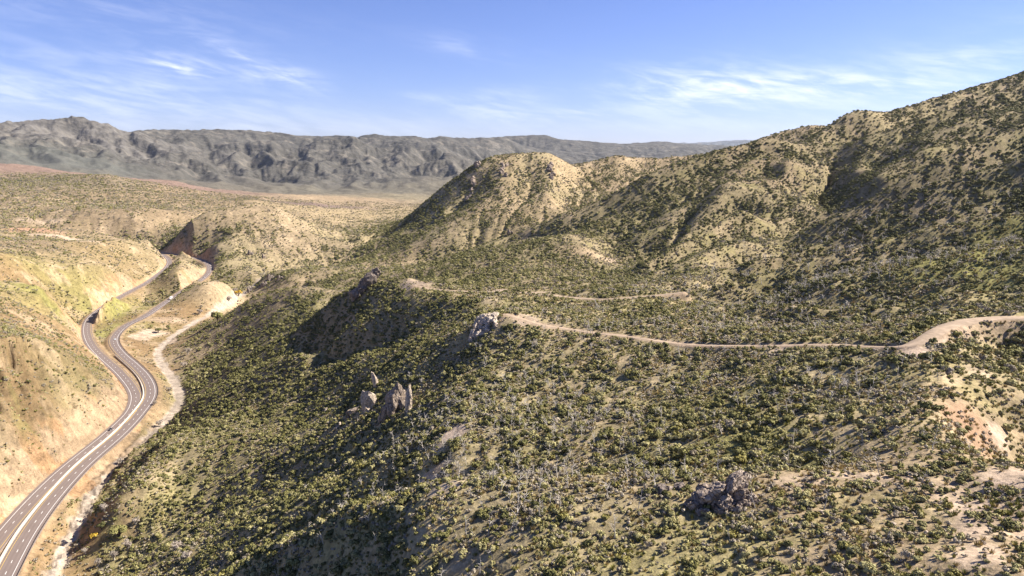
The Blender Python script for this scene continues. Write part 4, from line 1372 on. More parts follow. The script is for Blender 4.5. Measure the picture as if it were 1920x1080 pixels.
# rubble knoll at the end of the dirt road
bl = []
for k in range(85):
    t = rr.random()
    a_ = rr.uniform(-1, 1)
    q = rr.uniform(.6, 1.45) * (1.5 if k < 18 else 1)
    bl.append((-2 + a_ * 7 * (0.5 + .7 * t), 7 - 15 * t + rr.uniform(-1, 1), .5 + 2.6 * (1 - t), q * rr.uniform(.8, 1.3), q * rr.uniform(.8, 1.2), q * rr.uniform(.8, 1.5), rr.uniform(0, 60), rr.uniform(0, 60), rr.uniform(0, 180), 100 + k))
bl += [(-4 + 3 * k, 2 - 2.4 * k % 5, 1.6, 2.3, 2.1, 3.4, 10 * k, 12, 40 * k, 190 + k) for k in range(4)]
outcrop('rock_outcrop', 'rubble knoll of broken grey blocks where the dirt road ends on the spur', 912, 608, bl, PALE_ROCK, 'rock outcrop', sink=.15)
# near outcrop at the bottom
bl = [(-1.2, 0, 1.8, 3.6, 3.0, 3.2, 8, -14, 20, 201), (2.2, 1.2, 2.4, 2.8, 2.6, 3.4, 0, 16, 60, 202), (-3.8, .6, .9, 2.2, 2.2, 2.1, 10, -20, 10, 203), (1.0, -2.2, .8, 2.4, 1.6, 2.3, 20, 0, 75, 204), (3.6, -1.6, .6, 1.6, 1.5, 1.6, 0, 20, 30, 205),
      (4.9, -.6, .5, 1.5, 1.2, 1.3, 0, 12, 80, 206), (-.2, -3.2, .3, 1.5, 1.2, 1.2, 0, 0, 40, 207), (2.6, -3.3, .3, 1.1, 1.0, 1.0, 15, 0, 10, 208), (-5.4, -.6, .3, 1.3, 1.2, 1.1, 0, 0, 30, 209), (3.9, -3.1, .2, .8, .8, .9, 0, 0, 55, 210), (-2.4, -2.6, .4, 1.3, 1.1, 1.2, 0, 10, 5, 211)]
rn = random.Random(77)
bl = [(b_[0], b_[1], b_[2], b_[3] * .78, b_[4] * .78, b_[5] * .82, *b_[6:]) for b_ in bl]
for k in range(34):
    t = rn.uniform(0, 6.283); q_ = rn.uniform(.3, 1) ** .6
    s_ = rn.uniform(.45, 1.25)
    bl.append((6.0 * q_ * math.cos(t), 3.0 * q_ * math.sin(t) - .6, 2.9 * (1 - q_) + .2, s_, s_ * rn.uniform(.7, 1.1), s_ * rn.uniform(.8, 1.5), rn.uniform(-40, 40), rn.uniform(-40, 40), rn.uniform(0, 180), 600 + k))
outcrop('rock_outcrop', 'large grey rock outcrop with a shaded purple face on the near ridge', 1352, 944, [(b_[0] * 1.15, b_[1] * 1.1, b_[2] * 1.15, b_[3] * 1.15, b_[4] * 1.15, b_[5] * 1.15, *b_[6:]) for b_ in bl], GREY_ROCK, 'rock outcrop', sink=.3, planes=40, sub_=4, rough=.13)
outcrop('boulder', 'pale pointed boulder on the upper right shoulder of the near outcrop', 1391, 903, [(0, 0, 1.2, 1.7, 1.5, 2.0, 0, 10, 20, 221), (.9, -1.1, .4, 1, 1, 1.0, 0, 0, 60, 222)], PALE_ROCK, 'boulder')
outcrop('boulder', 'low brown boulder on the ridge left of the large grey outcrop', 1240, 918, [(0, 0, .6, 1.6, 1.2, 1.2, 0, -15, 20, 223), (1.5, .2, .3, 1.1, .9, .8, 0, 0, 60, 224)], DARK_ROCK, 'boulder')
outcrop('boulder', 'second low brown boulder between its twin and the large grey outcrop', 1274, 912, [(0, 0, .5, 1.4, 1.1, .9, 0, 12, 70, 225)], DARK_ROCK, 'boulder')
outcrop('dark_crag', 'lone dark rock knob on the crest of the middle spur', 955, 440, [(0, 0, 3.5, 4.2, 4, 6, 0, 5, 20, 231), (4, 1, 2, 3, 3, 4, 0, 0, 60, 232)], DARK_ROCK)
for k, (px, py, h, lb) in enumerate([(505, 527, 13, 'tall dark crag in the middle of the crags by the canyon mouth'), (524, 526, 9, 'small crag at the right end of the crags by the canyon mouth'), (493, 538, 11, 'lower left crag of the cluster by the canyon mouth'), (466, 549, 8, 'dark crag above the yellow tree in the canyon mouth'),
                                     (440, 545, 6, 'brown crag left of the yellow tree in the canyon mouth'), (468, 478, 10, 'dark crag high on the slope above the canyon mouth'), (494, 484, 9, 'pale crag high on the slope above the canyon mouth')]):
    outcrop('rock_crag', lb, px, py, [(0, 0, h * .35, h * .38, h * .35, h * .6, 0, rr.uniform(-12, 12), rr.uniform(0, 90), 240 + k), (h * .4, 1, h * .2, h * .28, h * .25, h * .4, 0, 10, 30, 250 + k), (-h * .4, -1, h * .15, h * .25, h * .25, h * .35, 0, -10, 50, 260 + k)], DARK_ROCK if k != 6 else GREY_ROCK, 'rock crag')
for k, (px, py, n_, ln, lb) in enumerate([(1033, 322, 7, 60, 'pale rock rib running down the right part of the middle hill'), (946, 318, 6, 60, 'pale rock rib running down the summit face of the middle hill'), (887, 345, 5, 40, 'pale rock rib on the left shoulder of the middle hill'),
                                           (880, 372, 4, 26, 'dark cliff band below the left shoulder of the middle hill'), (893, 312, 4, 24, 'pale rocks just under the left summit of the middle hill')]):
    bl = [(rr.uniform(-7, 7), ln * (.5 - t / (n_ - 1)), 1.0, rr.uniform(4, 7), rr.uniform(4, 7), rr.uniform(5, 9), rr.uniform(-15, 15), rr.uniform(-15, 15), rr.uniform(0, 90), 270 + 10 * k + t) for t in range(n_)]
    outcrop('rock_rib', lb, px, py, bl, DARK_ROCK if k == 3 else GREY_ROCK, 'rock rib')
# ------------------------------------------------------------------ plants
def leaf_mesh(name, seed, n=330, clumps=7, size=.2, flat=.8, twigs=0, spread=.62, fill=.55, stems=4):
    """a shrub of unit radius: leaf sprays spread over several lobes, a few stems below"""
    g = np.random.default_rng(seed)
    cc = []
    for k in range(clumps):
        a = g.uniform(0, 2 * math.pi)
        q = spread * math.sqrt(g.uniform(.02, 1))
        cc.append((q * math.cos(a), q * math.sin(a), g.uniform(.35, .75) * flat + .18 * (1 - q), g.uniform(.3, .5)))
    cc = np.array(cc)
    ci = g.integers(0, clumps, n)
    dv = g.normal(size=(n, 3)); dv /= np.linalg.norm(dv, axis=1)[:, None]
    dv[:, 2] = np.where(dv[:, 2] < -.35, -dv[:, 2] * .6, dv[:, 2])
    rad = cc[ci, 3] * np.where(g.uniform(size=n) < fill, 1.0, g.uniform(.4, 1.15, n))
    c = cc[ci, :3] + dv * rad[:, None] * np.array((1, 1, .85))
    c[:, 2] = np.maximum(c[:, 2], .04)
    nn = dv + .42 * g.normal(size=(n, 3)); nn /= np.linalg.norm(nn, axis=1)[:, None]
    nn = np.where((nn * dv).sum(1)[:, None] < 0, -nn, nn)
    SN_ = dv * .75 + nn * .45 + np.array((0, 0, .25)); SN_ /= np.linalg.norm(SN_, axis=1)[:, None]
    t = np.cross(nn, g.normal(size=(n, 3))); t /= np.linalg.norm(t, axis=1)[:, None]
    b_ = np.cross(nn, t)
    s = size * g.uniform(.6, 1.3, n)[:, None]
    el = g.uniform(.55, 1.0, n)[:, None]
    V = np.stack([c - t * s - b_ * s * el * .4, c + t * s * .3 - b_ * s * el, c + t * s + b_ * s * el * .3, c - t * s * .3 + b_ * s * el], 1).reshape(-1, 3)
    gn = np.cross(V.reshape(-1, 4, 3)[:, 1] - V.reshape(-1, 4, 3)[:, 0], V.reshape(-1, 4, 3)[:, 2] - V.reshape(-1, 4, 3)[:, 0])
    F = np.arange(n * 4).reshape(-1, 4)
    F = np.where(((gn * nn).sum(1) < 0)[:, None], F[:, ::-1], F).tolist()
    MI = [0] * n
    V = V.tolist()

    def stick(p, q, r0, r1):
        p, q = np.array(p, float), np.array(q, float)
        ax = q - p
        u = np.cross(ax, (0.3, .9, .2)); u /= np.linalg.norm(u) + 1e-9
        v = np.cross(ax, u); v /= np.linalg.norm(v) + 1e-9
        i0 = len(V)
        for pt, r_ in ((p, r0), (q, r1)):
            for k in range(3):
                an = k * 2.0944
                V.append((pt + r_ * (math.cos(an) * u + math.sin(an) * v)).tolist())
        for k in range(3):
            F.append([i0 + k, i0 + (k + 1) % 3, i0 + 3 + (k + 1) % 3, i0 + 3 + k])
            MI.append(1)
    for k in range(stems):
        stick((g.uniform(-.08, .08), g.uniform(-.08, .08), -.25), cc[k % clumps, :3], .045, .02)
    for k in range(twigs):
        p = cc[g.integers(0, clumps)]
        dvk = g.normal(size=3); dvk[2] = abs(dvk[2]) + .3; dvk /= np.linalg.norm(dvk)
        p0 = np.array((p[0] * .3, p[1] * .3, .1))
        stick(p0, p[:3] + dvk * p[3] * g.uniform(.8, 1.35), .022, .008)
    me = bpy.data.meshes.new(name)
    me.from_pydata(V, [], F)
    me.polygons.foreach_set('material_index', MI)
    me.update()
    me.polygons.foreach_set('use_smooth', [True] * len(F))
    ln = np.repeat(SN_, 4, axis=0)
    extra = sum(len(f) for f in F[n:])
    pn = np.empty(len(F) * 3)
    me.polygons.foreach_get('normal', pn)
    pn = pn.reshape(-1, 3)[n:]
    ln = np.vstack([ln, np.repeat(pn, [len(f) for f in F[n:]], axis=0)]) if extra else ln
    me.normals_split_custom_set(ln.tolist())
    return me


def leaf_mat(name, lo, hi, dry=None):
    m, b, p = new_mat(name)
    oi = b.n('ShaderNodeObjectInfo')
    pos = b.n('ShaderNodeTexCoord').outputs['Object']
    n_ = b.noise(pos, 3.5, 2, .6)
    v = b.math('ADD', b.math('MULTIPLY', oi.outputs['Random'], .62), b.math('MULTIPLY', n_, .42))
    stops = [(.12, lo), (.62, hi)]
    if dry:
        stops += [(.86, hi), (.98, dry)]
    b.put(p.inputs['Base Color'], b.ramp(v, stops))
    p.inputs['Roughness'].default_value = .75
    p.inputs['Specular IOR Level'].default_value = .12
    return m


BARK = flat_mat('grey_brown_bark', (0.14, 0.11, 0.085))
DEADW = flat_mat('bleached_dead_wood', (0.50, 0.45, 0.38))
M_DARK = leaf_mat('dark_green_leaves', (0.088, 0.088, 0.032), (0.205, 0.190, 0.068), (0.30, 0.255, 0.11))
M_OLIVE = leaf_mat('olive_leaves', (0.205, 0.188, 0.080), (0.37, 0.33, 0.15), (0.47, 0.39, 0.24))
M_YEL = leaf_mat('yellow_green_leaves', (0.15, 0.138, 0.040), (0.26, 0.225, 0.07))
M_GREY = leaf_mat('grey_twiggy_leaves', (0.21, 0.175, 0.12), (0.40, 0.34, 0.25))
M_STRAW = leaf_mat('straw_grass', (0.24, 0.19, 0.085), (0.40, 0.31, 0.14), (0.25, 0.24, 0.07))
M_GRASS = leaf_mat('green_grass', (0.13, 0.135, 0.035), (0.24, 0.22, 0.06))
M_AUT = leaf_mat('autumn_leaves', (0.42, 0.26, 0.03), (0.62, 0.42, 0.06))
M_BARE = leaf_mat('bare_grey_twigs', (0.22, 0.18, 0.14), (0.36, 0.30, 0.245))

KINDS = []                                               # (kind word, mesh)
for k in range(3):
    KINDS.append(('dark', leaf_mesh('dark_scrub', 10 + k, 360, 7 + k, .17, .85), (M_DARK, BARK)))
for k in range(3):
    KINDS.append(('olive', leaf_mesh('olive_scrub', 20 + k, 330, 6 + k, .17, .75, twigs=8), (M_OLIVE, BARK)))
for k in range(1):
    KINDS.append(('yellow', leaf_mesh('yellow_scrub', 30 + k, 330, 6, .17, .8), (M_YEL, BARK)))
for k in range(2):
    KINDS.append(('grey', leaf_mesh('grey_scrub', 40 + k, 170, 6, .13, .8, twigs=46, fill=.3), (M_GREY, DEADW)))
for _, me_, mats in KINDS:
    for m_ in mats:
        me_.materials.append(m_)
KW = [k[0] for k in KINDS]


def snag_mesh(seed, branches=7):
    """a burnt, leafless stem one unit tall"""
    g = np.random.default_rng(seed)
    bm = bmesh.new()

    def limb(p, q, r0, r1):
        p, q = Vector(p), Vector(q)
        ax = (q - p).normalized()
        u = ax.orthogonal().normalized(); v = ax.cross(u)
        a = [bm.verts.new(p + r0 * (math.cos(t) * u + math.sin(t) * v)) for t in (0, 1.57, 3.14, 4.71)]
        c = [bm.verts.new(q + r1 * (math.cos(t) * u + math.sin(t) * v)) for t in (0, 1.57, 3.14, 4.71)]
        for k in range(4):
            bm.faces.new((a[k], a[(k + 1) % 4], c[(k + 1) % 4], c[k]))
        bm.faces.new(c)
    pts = [(0, 0, -.08)]
    for k in range(4):
        pts.append((pts[-1][0] + g.uniform(-.04, .04), pts[-1][1] + g.uniform(-.04, .04), (k + 1) / 4))
    for k in range(4):
        limb(pts[k], pts[k + 1], .020 - .004 * k, .016 - .004 * k)
    for k in range(branches):
        t = g.uniform(.25, .95)
        i = min(3, int(t * 4)); f = t * 4 - i
        p = [pts[i][j] + (pts[i + 1][j] - pts[i][j]) * f for j in range(3)]
        a = g.uniform(0, 6.28); L = g.uniform(.12, .3) * (1.15 - .6 * t)
        q = (p[0] + L * math.cos(a), p[1] + L * math.sin(a), p[2] + L * g.uniform(.3, 1.1))
        limb(p, q, .010, .004)
    me = bm_done(bm, 'dead_stem')
    me.materials.append(DEADW)
    return me


SNAGS = [snag_mesh(50 + k, 5 + 2 * k) for k in range(4)]


def tuft_mesh(name, seed, mat, n=34):
    g = np.random.default_rng(seed)
    V, F = [], []
    for k in range(n):
        a = g.uniform(0, 6.28); q = g.uniform(0, .5)
        x, y = q * math.cos(a), q * math.sin(a)
        lean = g.uniform(.1, .6); h = g.uniform(.4, 1.0); w_ = g.uniform(.05, .11)
        a2 = a + g.uniform(-1, 1)
        dx, dy = math.cos(a2), math.sin(a2)
        i = len(V)
        V += [(x - dy * w_, y + dx * w_, -.05), (x + dy * w_, y - dx * w_, -.05), (x + dx * lean + dy * w_ * .4, y + dy * lean - dx * w_ * .4, h), (x + dx * lean - dy * w_ * .4, y + dy * lean + dx * w_ * .4, h)]
        F.append([i, i + 1, i + 2, i + 3])
    me = bpy.data.meshes.new(name)
    me.from_pydata(V, [], F)
    me.materials.append(mat)
    return me


# sight lines: what the hills in front hide
TV = (FZ + 0.6) / FD
RUN = np.maximum.accumulate(TV, axis=0)
DLA = np.gradient(FA, axis=1) * FD
DLL = np.gradient(FL, axis=0) * FD
CELL = DLA * DLL


def throw(expect, jitter=True):
    """scatter points: expect = expected count per grid cell"""
    n = rng.poisson(np.clip(expect, 0, 20))
    j, i = np.nonzero(n)
    c = n[j, i]
    j = np.repeat(j, c); i = np.repeat(i, c)
    a = ca[i] + (rng.random(len(i)) - .5) * np.gradient(ca)[i]
    l = cl_[j] + (rng.random(len(i)) - .5) * np.gradient(cl_)[j]
    d = np.exp(l)
    x, y = d * np.sin(a), d * np.cos(a)
    z = height_at(x, y)
    return x, y, z, d, a, j, i


def seen(x, y, z, d, j, i, h, margin):
    t = (z + h) / d
    jj = np.maximum(j - 3, 0)
    return t > RUN[jj, i] - margin


def instancer(name, x, y, z, scale, rot, idx, protos, label=None):
    """one object holding many plants: points carrying scale, turn and kind"""
    kinds = bpy.data.collections.new(name + '_kinds')
    for o in protos:
        kinds.objects.link(o)
    order = sorted(range(len(protos)), key=lambda k: protos[k].name)
    remap = np.empty(len(protos), int)
    for pos_, k in enumerate(order):
        remap[k] = pos_
    n = len(x)
    me = bpy.data.meshes.new(name)
    me.vertices.add(n)
    me.vertices.foreach_set('co', np.stack([x, y, z], 1).astype(np.float32).ravel())
    for nm, tp, arr, key in (('sc', 'FLOAT_VECTOR', scale, 'vector'), ('rt', 'FLOAT_VECTOR', rot, 'vector'), ('kd', 'INT', remap[idx].astype(np.int32), 'value')):
        at = me.attributes.new(nm, tp, 'POINT')
        at.data.foreach_set(key, np.ascontiguousarray(arr, dtype=np.int32 if tp == 'INT' else np.float32).ravel())
    o = bpy.data.objects.new(name, me)
    COL.objects.link(o)
    o['kind'] = 'stuff'
    gt = bpy.data.node_groups.new(name, 'GeometryNodeTree')
    gt.interface.new_socket('Geometry', in_out='INPUT', socket_type='NodeSocketGeometry')
    gt.interface.new_socket('Geometry', in_out='OUTPUT', socket_type='NodeSocketGeometry')
    N, L = gt.nodes, gt.links
    gi, go = N.new('NodeGroupInput'), N.new('NodeGroupOutput')
    ci = N.new('GeometryNodeCollectionInfo')
    ci.inputs['Collection'].default_value = kinds
    ci.inputs['Separate Children'].default_value = True
    ci.inputs['Reset Children'].default_value = True
    ip = N.new('GeometryNodeInstanceOnPoints')
    ip.inputs['Pick Instance'].default_value = True

    def attr(nm, tp):
        a = N.new('GeometryNodeInputNamedAttribute')
        a.data_type = tp
        a.inputs['Name'].default_value = nm
        return [s_ for s_ in a.outputs if s_.enabled and s_.name == 'Attribute'][0]
    e2r = N.new('FunctionNodeEulerToRotation')
    L.new(attr('rt', 'FLOAT_VECTOR'), e2r.inputs[0])
    L.new(gi.outputs[0], ip.inputs['Points'])
    L.new(ci.outputs[0], ip.inputs['Instance'])
    L.new(attr('kd', 'INT'), ip.inputs['Instance Index'])
    L.new(e2r.outputs[0], ip.inputs['Rotation'])
    L.new(attr('sc', 'FLOAT_VECTOR'), ip.inputs['Scale'])
    L.new(ip.outputs[0], go.inputs[0])
    md = o.modifiers.new('plants', 'NODES')
    md.node_group = gt
    return o


# brush: cover fraction -> bushes, larger and fewer with distance
grow = 1 + np.clip((FD - 700) / 1300, 0, 1.2)
clump = 0.30 + 1.45 * smoothstep(fbm(FX / (6 * grow), FY / (6 * grow), 601, 3) + .35 * fbm(FX / 26, FY / 26, 602, 2), -.22, .42)
inview = (np.abs(FA) < np.where(FD < 900, R(47), R(40))) & (FD > 88) & (FD < 3300)
med_r = 0.86 * grow * (0.8 + 0.5 * COVER) * (1 - .33 * (1 - smoothstep(FD, 165, 195)))
exp_n = np.where(inview, CELL * np.clip(COVER * clump, 0, 1.0) * 0.56 / (3.14 * med_r ** 2) * 1.9, 0)
x, y, z, d, a, j, i = throw(exp_n)
r_ = med_r[j, i] * np.exp(rng.normal(0, .46, len(x)).clip(-1.1, .85)) * .86
k = seen(x, y, z, d, j, i, 1.4 * r_, 0.010 + 2.0 / d)
x, y, z, d, a, j, i, r_ = [v[k] for v in (x, y, z, d, a, j, i, r_)]
# which kind grows where; darker leaves on slopes facing from the sun deepen their shade
sel = rng.random(len(x)) + .30 * fbm(x / 17, y / 17, 611, 3) + .35 * (COVER[j, i] - .5) + .95 * np.clip(1 - aspect[j, i], -.3, .8) * smoothstep(d, 300, 600) - .2 * smoothstep(d, 430, 700)
idx = np.where(sel > .66, rng.integers(0, 3, len(x)), np.where(sel > .27, 3 + rng.integers(0, 3, len(x)), np.where(sel > .17, 6, 7 + rng.integers(0, 2, len(x)))))
sc = np.stack([r_ * rng.uniform(.85, 1.15, len(x)), r_ * rng.uniform(.85, 1.15, len(x)), r_ * rng.uniform(.85, 1.3, len(x))], 1)
rot = np.stack([rng.normal(0, .08, len(x)), rng.normal(0, .08, len(x)), rng.uniform(0, 6.283, len(x))], 1)
# the nearest ones one can count stand as bushes of their own
fwd = y * math.cos(PITCH) - z * math.sin(PITCH)
upv = y * math.sin(PITCH) + z * math.cos(PITCH)
u_, v_ = 960 + FPX * x / fwd, 540 - FPX * upv / fwd
vis_now = seen(x, y, z, d, j, i, 1.0 * r_, 0.0) & (u_ > -5) & (u_ < 1925) & (v_ < 1084)
score = np.where(vis_now, r_ / d, 0)
top = np.argsort(-score)[:300]
# make sure each kind has its mesh among the individuals
for q in range(len(KINDS)):
    if not (idx[top] == q).any():
        idx[top[q * 3]] = q
pxy = hit(1350, 930)
NAMES = {'dark': ('dark green rounded bush', 'dark green'), 'olive': ('olive green bush', 'olive'), 'yellow': ('yellow green bush', 'yellow green'), 'grey': ('grey twiggy half bare bush', 'grey')}
protos = [None] * len(KINDS)
for q in top:
    kw = KW[idx[q]]
    o = bpy.data.objects.new('scrub_bush', KINDS[idx[q]][1])
    COL.objects.link(o)
    o.location = (x[q], y[q], z[q])
    o.scale = sc[q]
    o.rotation_euler = rot[q]
    if u_[q] < 700: wh = 'at the lower left end of the near ridge'
    elif u_[q] < 1230: wh = 'on the near ridge left of the large grey outcrop'
    elif u_[q] < 1480: wh = 'on the near ridge around the large grey outcrop'
    elif u_[q] < 1740: wh = 'on the near ridge right of the large grey outcrop'
    else: wh = 'by the pale bare slope in the lower right corner'
    tag(o, NAMES[kw][0] + ' ' + wh, 'bush', NAMES[kw][1] + ' bushes ' + wh)
    if protos[idx[q]] is None:
        protos[idx[q]] = o
rest = np.setdiff1d(np.arange(len(x)), top)
instancer('scrub_brush', x[rest], y[rest], z[rest], sc[rest], rot[rest], idx[rest], protos)

def low_mesh(name, seed, mat):
    me_ = leaf_mesh(name, seed, 110, 4, .24, .7, twigs=6, stems=0)
    me_.materials.append(mat); me_.materials.append(DEADW)
    return me_


# grass tufts and low weeds on the nearer ground
drift = fbm(FX / 7, FY / 7, 621, 4)
exp_t = np.where((np.abs(FA) < R(46)) & (FD > 86) & (FD < 620), CELL * TUFT * (0.3 + 1.5 * smoothstep(drift, -.3, .4)) * 1.1 * np.clip(1.15 - FD / 560, .12, 1), 0)
tx, ty, tz, td, ta, tj, ti = throw(exp_t)
tr = rng.uniform(.28, .62, len(tx)) * (1 + td / 500)
k = seen(tx, ty, tz, td, tj, ti, .6, .006 + 1.0 / td)
tx, ty, tz, td, tj, ti, tr = [v[k] for v in (tx, ty, tz, td, tj, ti, tr)]
gr = fbm(tx / 19, ty / 19, 623, 3) + rng.normal(0, .25, len(tx))
tidx = np.where(gr > .22, 2, rng.integers(0, 2, len(tx)))
pick = rng.random(len(tx))
tidx = np.where(pick < .42, 3 + (gr > 0).astype(int), tidx)
tp = []
for nm, sd, mt in (('straw_tuft', 1, M_STRAW), ('straw_tuft', 2, M_STRAW), ('green_tuft', 3, M_GRASS), ('low_scrub', 4, M_GREY), ('low_scrub', 5, M_OLIVE)):
    q = int(np.argmin(td + 1000 * (tidx != len(tp))))
    o = link_mesh('grass_tuft', tuft_mesh(nm, sd, mt) if sd < 4 else low_mesh(nm, sd, mt), loc=(tx[q], ty[q], tz[q]), scale=(tr[q],) * 3)
    o['kind'] = 'stuff'
    tp.append(o)
instancer('grass', tx, ty, tz, np.stack([tr, tr, tr * rng.uniform(.7, 1.3, len(tr))], 1), np.stack([0 * tr, 0 * tr, rng.uniform(0, 6.28, len(tr))], 1), tidx, tp)
print('tufts', len(tx))

# burnt pale stems standing in the brush
SN = [(1000, 800, 260, .30, 1.0), (1200, 740, 290, .16, .8), (1480, 720, 250, .10, 1.0), (1600, 730, 240, .09, 1.5), (1450, 600, 400, .2, .5), (1500, 545, 500, .22, .6), (1800, 470, 520, .2, .35), (1650, 420, 640, .2, .35), (1400, 520, 560, .12, .5),
      (1000, 890, 158, .22, .7), (1250, 880, 158, .2, .6), (800, 900, 200, .12, .6), (1100, 660, 370, .15, .5), (560, 1000, 210, .12, .5), (900, 1000, 138, .3, .28), (1500, 860, 180, .2, .5)]
ex = np.zeros_like(FZ)
for px, py, dd, rad, amt in SN:
    a0 = az_te(px, py)[0]
    q2 = ((FA - a0) / rad) ** 2 + ((FL - math.log(dd)) / (rad * 1.3)) ** 2
    ex = np.maximum(ex, amt * np.exp(-q2 * 2))
ex = np.where((np.abs(FA) < R(38)) & (FD > 95) & (FD < 900), CELL * ex * 0.055 * np.clip(clump, .3, 1.4) * (COVER > .1), 0)
hx, hy, hz, hd, ha, hj, hi_ = throw(ex)
hh_ = rng.uniform(2.0, 4.4, len(hx)) * (1 + hd / 2500)
k = seen(hx, hy, hz, hd, hj, hi_, hh_, .002)
hx, hy, hz, hd, hj, hi_, hh_ = [v[k] for v in (hx, hy, hz, hd, hj, hi_, hh_)]
hidx = rng.integers(0, 4, len(hx))
hs = np.stack([hh_ * (1.0 + hd / 330), hh_ * (1.0 + hd / 330), hh_ * 1.08], 1)
hr = np.stack([rng.normal(0, .12, len(hx)), rng.normal(0, .12, len(hx)), rng.uniform(0, 6.28, len(hx))], 1)
fwd = hy * math.cos(PITCH) - hz * math.sin(PITCH); upv = hy * math.sin(PITCH) + hz * math.cos(PITCH)
hu, hv = 960 + FPX * hx / fwd, 540 - FPX * upv / fwd
score = np.where((hu > 0) & (hu < 1920) & (hv < 1090), hh_ / hd, 0)
top = np.argsort(-score)[:120]
sp = [None] * 4
for q in top:
    o = link_mesh('dead_tree', SNAGS[hidx[q]], loc=(hx[q], hy[q], hz[q]), rot=hr[q], scale=hs[q])
    wh = 'on the near ridge' if hd[q] < 172 else 'in the hollow behind the near ridge'
    tag(o, 'thin bleached dead tree with bare branches ' + wh, 'dead tree', 'bleached dead trees ' + wh)
    if sp[hidx[q]] is None:
        sp[hidx[q]] = o
rest = np.setdiff1d(np.arange(len(hx)), top)
instancer('dead_stems', hx[rest], hy[rest], hz[rest], hs[rest], hr[rest], hidx[rest], sp)
print('snags', len(hx))

# boulders lying on the near ridge and slopes
bmesh_kinds = []
for k in range(5):
    me_ = bm_done(rock_bm(800 + k, (1, .85, .7), 14, 2), 'boulder')
    me_.materials.append(PALE_ROCK if k % 2 else GREY_ROCK)
    bmesh_kinds.append(me_)
BO = [(1405, 930), (1420, 945), (1440, 920), (1300, 950), (1560, 950), (1545, 962), (1575, 958), (1530, 968), (1620, 975), (1675, 985), (1690, 1020), (1672, 1010), (1705, 1000), (1650, 955), (1500, 930), (1615, 930), (1480, 985), (1440, 985), (1735, 1000), (1420, 1010), (1770, 940),
      (860, 908), (845, 915), (1830, 1000), (1845, 1020), (1810, 960), (1795, 1040), (1280, 990), (1590, 1010), (1850, 830), (1865, 850)]
for px, py in BO:
    p = hit(px + rr.uniform(-4, 4), py)
    s = rr.uniform(.28, .75)
    o = link_mesh('boulder', bmesh_kinds[rr.randrange(5)], loc=p + np.array((0, 0, s * .15)), rot=(rr.uniform(-.3, .3), rr.uniform(-.3, .3), rr.uniform(0, 6)), scale=(s * rr.uniform(.8, 1.3), s, s * rr.uniform(.7, 1.2)))
    wh = 'around the large grey outcrop' if px < 1460 and px > 1000 else ('on the stony ground right of the large outcrop' if px >= 1460 else 'on the bare knoll left of the near ridge')
    tag(o, 'small angular boulder lying ' + wh, 'boulder', 'small boulders ' + wh)


# trees along the wash
def tree(name, label, px, py, w_, h, leaf, seed, n=420, trunk_mat=BARK, clumps=9, size=.13, group=None, twigs=10, fill=.5):
    p = hit(px, py)
    root = tag(empty(name, p), label, 'tree', group)
    me_ = leaf_mesh('crown', seed, n, clumps, size, 1.0, twigs=twigs, fill=fill, stems=0)
    me_.materials.append(leaf); me_.materials.append(trunk_mat)
    link_mesh('crown', me_, parent=root, loc=(0, 0, h * .22), scale=(w_ / 2, w_ / 2, h * .66))
    bm = bmesh.new()
    g = random.Random(seed)
    for k in range(4):
        q = Vector((g.uniform(-.25, .25) * w_, g.uniform(-.25, .25) * w_, h * g.uniform(.45, .7)))
        ax = q.normalized(); u = ax.orthogonal().normalized(); v = ax.cross(u)
        rings = []
        for t, r2 in ((-.08, .05), (.5, .032), (1, .012)):
            rings.append([bm.verts.new(q * t + h * r2 * (math.cos(s_) * u + math.sin(s_) * v)) for s_ in np.linspace(0, 6.283, 6, endpoint=False)])
        for A_, B_ in zip(rings[:-1], rings[1:]):
            for m_ in range(6):
                bm.faces.new((A_[m_], A_[(m_ + 1) % 6], B_[(m_ + 1) % 6], B_[m_]))
    link_mesh('trunk', bm_done(bm, 'trunk'), [trunk_mat], parent=root)
    return root


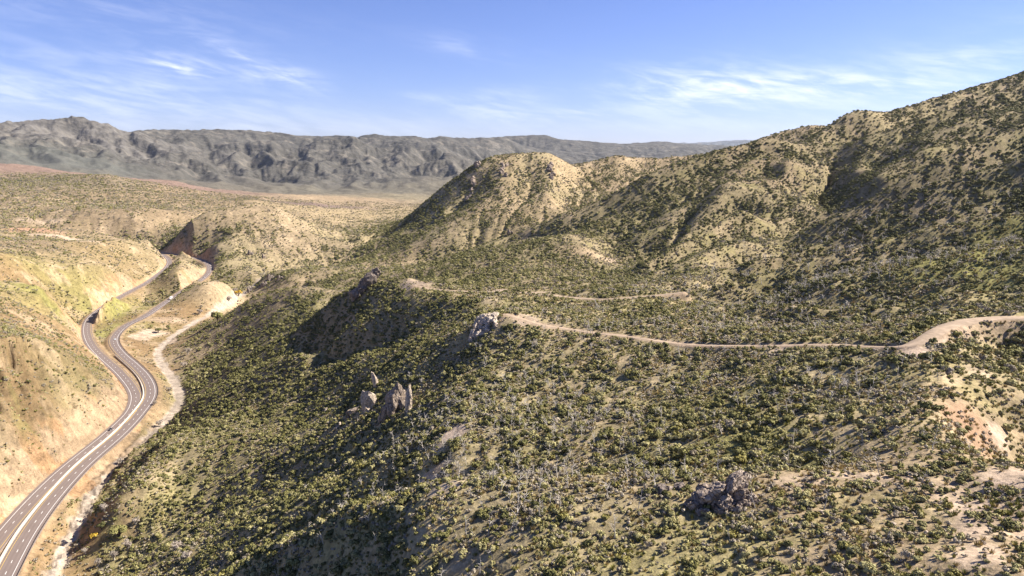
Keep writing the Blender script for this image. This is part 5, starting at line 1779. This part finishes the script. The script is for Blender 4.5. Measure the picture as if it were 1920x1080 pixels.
tree('oak_tree', 'broad dark evergreen tree beside the wash at the lower left', 222, 1008, 11, 7, M_DARK, 901, 700, clumps=14, size=.10)
tree('oak_tree', 'smaller dark evergreen tree left of the broad one by the lower wash', 190, 995, 6, 5, M_DARK, 902, 420)
tree('yellow_tree', 'bright yellow tree beside the lower wash', 176, 1012, 4.5, 4.5, M_AUT, 903, 300)
tree('yellow_tree', 'bright yellow tree in the canyon mouth below the brown crag', 447, 556, 13, 11, M_AUT, 904, 300)
tree('evergreen_tree', 'dark green tree clump standing beside the upper wash', 408, 603, 17, 13, M_DARK, 905, 700, clumps=14)
tree('evergreen_tree', 'dark green tree clump in the flat inside the bend of the wash', 298, 624, 11, 7, M_DARK, 906, 420)
tree('evergreen_tree', 'small dark green tree clump left of the flat beside the highway', 284, 616, 8, 5, M_DARK, 907, 420)
tree('evergreen_tree', 'narrow dark tree above the sandy flat by the wash', 316, 618, 6, 6, M_DARK, 908, 420)
for k, (px, py, w_, h) in enumerate([(196, 960, 7, 6), (170, 968, 6, 5), (215, 1050, 8, 6), (240, 1030, 7, 6), (330, 1035, 8, 6), (350, 1050, 7, 5), (185, 1062, 6, 5), (255, 985, 6, 5), (225, 870, 6, 5), (300, 800, 8, 6), (352, 665, 11, 8), (345, 690, 9, 7), (375, 590, 12, 8), (470, 545, 14, 9), (430, 565, 12, 8), (160, 1040, 5, 4), (290, 760, 6, 4), (318, 735, 7, 5)]):
    tree('bare_tree', 'leafless grey tree growing along the edge of the pale sandy wash', px, py, w_, h, M_BARE, 920 + k, 260, DEADW, 8, .09, 'bare grey trees along the wash', twigs=60, fill=.25)

# ------------------------------------------------------------------ the air
m = bpy.data.materials.new('haze')
m.use_nodes = True
m.node_tree.nodes.clear()
hb = NB(m.node_tree)
pv = hb.n('ShaderNodeVolumePrincipled')
pv.inputs['Color'].default_value = (0.74, 0.84, 1.0, 1)
pv.inputs['Density'].default_value = HAZE
pv.inputs['Anisotropy'].default_value = 0.25
ho = hb.n('ShaderNodeOutputMaterial')
m.node_tree.links.new(pv.outputs[0], ho.inputs['Volume'])
lo = np.array([FX.min(), FY.min(), FZ.min()]); hi = np.array([FX.max(), FY.max(), FZ.max()])
bm = bmesh.new()
bmesh.ops.create_cube(bm, size=1)
hx_ = link_mesh('haze', bm_done(bm, 'haze'), [m], loc=((lo[0] + hi[0]) / 2, (lo[1] - 60 + hi[1]) / 2, (lo[2] - 1 + max(hi[2], 20) + 25) / 2),
                scale=(hi[0] - lo[0] + 40, hi[1] - lo[1] + 80 + 60, max(hi[2], 20) + 25 - lo[2] + 1))
hx_['kind'] = 'stuff'
